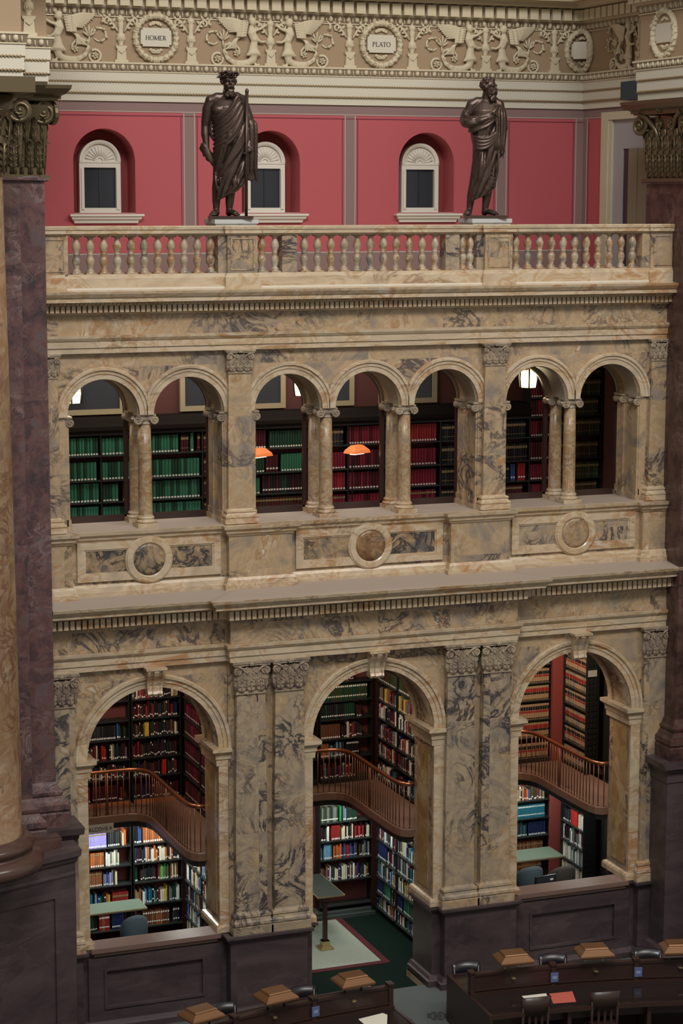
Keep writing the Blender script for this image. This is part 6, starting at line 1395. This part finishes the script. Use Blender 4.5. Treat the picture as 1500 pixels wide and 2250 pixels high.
for x, lb, rd in ((-3.80, 'hooded copper lamp at the bottom edge, third from the aisle on its desk', M['wood']), (-2.56, 'hooded copper lamp in front of the dark marble pilaster base', M['wood']), (-1.27, 'hooded copper lamp in front of the rug opening beside the aisle', M['wood']), (1.40, 'hooded copper lamp with pale rods, first from the aisle', pale), (2.70, 'hooded copper lamp with pale rods, second from the aisle', pale), (4.02, 'hooded copper lamp at the edge below the right pier', pale)): hood(x, lb, rd)
def chair(x, r, faceout, label, m, dz=0.0):
    p = pol(r, x); root = empty('desk_chair', (p.x, p.y, 0), -math.atan2(p.x, p.y - CY) + (PI if faceout else 0), label, 'chair', 'dark chairs along the reading desks')
    b = MB(); b.loft([[(sx * a, sy * .20 + .0, z) for sx, sy in ((-1, -1), (1, -1), (1, 1), (-1, 1))] for a, z in ((.21, .41), (.225, .44), (.22, .47))], smooth=False); b.build('seat', m, root)
    b = MB(); rings = []
    for i in range(9):
        u = -1 + i / 4; rings.append([(u * .225, -.20 - .05 * (1 - u * u), .70 - dz), (u * .225, -.17 - .05 * (1 - u * u), .70 - dz), (u * .235, -.20 - .06 * (1 - u * u), .985 - dz + .02 * (1 - u * u)), (u * .235, -.235 - .06 * (1 - u * u), .985 - dz + .02 * (1 - u * u))])
    b.loft(rings); b.build('backrest', m, root)
    for sx in (-1, 1):
        b = MB(); b.tube([(sx * .20, -.19, 0), (sx * .20, -.19, .45), (sx * .205, -.21, .95 - dz)], [.022, .024, .02], 8); b.build('leg', M['wood'], root)
        b = MB(); b.tube([(sx * .19, .17, 0), (sx * .19, .17, .43)], [.018, .022], 8); b.build('leg', M['wood'], root)
    for k in (-1, 0, 1): b = MB(); b.box(k * .1 - .02, k * .1 + .02, -.215, -.20, .46, .72 - dz); b.build('slat', M['wood'], root)
    return root
chair(1.36, 13.30, False, 'dark wooden chair pulled up to the desk with the open white papers', M['wood'])
chair(2.47, 13.30, False, 'dark wooden chair at the desk, right of the pink folder', M['wood'])
for x, lb in ((1.05, 'black leather chair back behind the partition, first lamp from the aisle'), (2.48, 'black leather chair back behind the second lamp from the aisle'), (-1.72, 'black leather chair back in front of the rug opening'), (-3.05, 'black leather chair back in front of the dark pilaster base'), (4.0, 'black leather chair back under the lamp at the right edge')): chair(x, 14.80, True, lb, M['blackchair'], .13)
def card(x, lb):
    p = pol(13.93, x); t = Vector((p.y - CY, -p.x, 0)).normalized(); b = MB(); q = p + Vector((0, 0, .93)); b.obox(q, t * .062, Vector((p.x, p.y - CY, 0)).normalized() * .01 + Vector((0, 0, 0)), Vector((0, 0, .075)))
    o = b.build('notice', M['bluesign']); tag(o, lb, 'notice', 'blue notices on the desk partitions'); k = MB(); c = q - Vector((p.x, p.y - CY, 0)).normalized() * .0105
    k.obox(c, t * .035, Vector((0, .002, 0)), Vector((0, 0, .025))); k.build('panel', mat('pale_blue_print', (.22, .27, .40), .6), o)
card(2.03, 'small blue notice on the partition between the first two right-hand lamps'); card(3.36, 'small blue notice on the partition nearest the right pier'); card(-1.93, 'small blue notice on the left desk partition')
def sheet(name, pts, m, lb, z=.7605, cat='paper'):
    b = MB(); b.prism(pts, z, z + .004); o = b.build(name, m); tag(o, lb, cat); return o
sheet('paper', [(1.40, -2.76), (1.80, -2.79), (1.74, -3.03), (1.38, -2.97)], M['paper'], 'open white papers on the right-hand desk beside the pink folder')
sheet('folder', [(1.84, -2.82), (2.22, -2.86), (2.08, -3.26), (1.72, -3.20)], M['pink'], 'pink folder lying on the right-hand desk', cat='folder')
sheet('paper', [(-1.29, -2.72), (-.86, -2.63), (-.82, -2.72), (-.96, -3.05), (-1.27, -3.12)], M['paper'], 'white paper sheets on the left-hand desk at the bottom edge')

# ================================================================ books: the 300 that show largest are things, the rest one mass
bpy.context.view_layer.update(); DG = bpy.context.evaluated_depsgraph_get()
def seen(B):
    """share of the spine the photograph's viewpoint can see, and its apparent size"""
    hit = 0; pts = [(.5, .5), (.5, .9), (.5, .15), (.15, .5), (.85, .5)]
    for a, c in pts:
        q = B['p'] + B['d'] * (B['t'] * a) + Vector((0, 0, B['h'] * c)) + B['n'] * .02; v = q - CAMPOS; L = v.length; v /= L
        zf = (q - CAMPOS).dot(F_); u = 750 + 4600 * (q - CAMPOS).dot(R_) / zf; w_ = 1125 - 4600 * (q - CAMPOS).dot(U_) / zf
        if not (0 <= u <= 1500 and 0 <= w_ <= 2250): continue
        r = SC.ray_cast(DG, CAMPOS, v, distance=L - .012)
        if not r[0]: hit += 1
    v = (B['p'] - CAMPOS); return hit / 5, hit / 5 * B['t'] * B['h'] * max(.05, -v.normalized().dot(B['n'])) / v.length_squared
for B in BOOKS: B['v'], B['a'] = seen(B)
ORD = 'first second third fourth fifth sixth seventh eighth ninth tenth eleventh twelfth thirteenth fourteenth fifteenth sixteenth seventeenth eighteenth nineteenth twentieth twenty-first twenty-second twenty-third twenty-fourth twenty-fifth twenty-sixth twenty-seventh twenty-eighth twenty-ninth thirtieth'.split()
rows = {}
for B in BOOKS:
    if B['v'] >= .4: rows.setdefault(B['row'], []).append(B)
for L in rows.values():
    for i, B in enumerate(L): B['i'] = i
big = sorted([B for B in BOOKS if B['v'] >= .4 and B['i'] < 30], key=lambda B: -B['a'])[:300]
ids = set(id(B) for B in big)
for B in big:
    o = bpy.data.objects.new('book', book_mesh(B['c'], B['s'])); COL.objects.link(o)
    o.location = B['p']; o.rotation_euler = (0, 0, math.atan2(B['d'].y, B['d'].x)); o.scale = (B['t'], B['dep'], B['h'])
    tag(o, '%s book, %s from left, %s, %s' % (B['c'], ORD[B['i']], B['rn'], B['pl']), 'book', B['g'])
mass = MB()
for B in BOOKS:
    if id(B) in ids: continue
    p, d, n = B['p'], B['d'], B['n']
    for q, m in geo(B['c'], B['s']):
        mass.cur = m; mass.add([p + d * (x * B['t']) - n * (y * B['dep']) + Vector((0, 0, z * B['h'])) for x, y, z in q], [tuple(range(len(q)))], False)
tag(mass.build('books', MATS, fix=False), 'remaining small bound volumes filling the shelves of the alcoves and gallery', 'books', kind='stuff')
print('BOOKS', len(BOOKS), 'visible', sum(1 for B in BOOKS if B['v'] > 0), 'smallest kept', big[-1]['a'] if big else 0)
for o in SC.objects:      # unused prototypes must not linger
    if o.parent is None and o.type == 'EMPTY' and 'label' not in o: print('UNLABELLED', o.name)
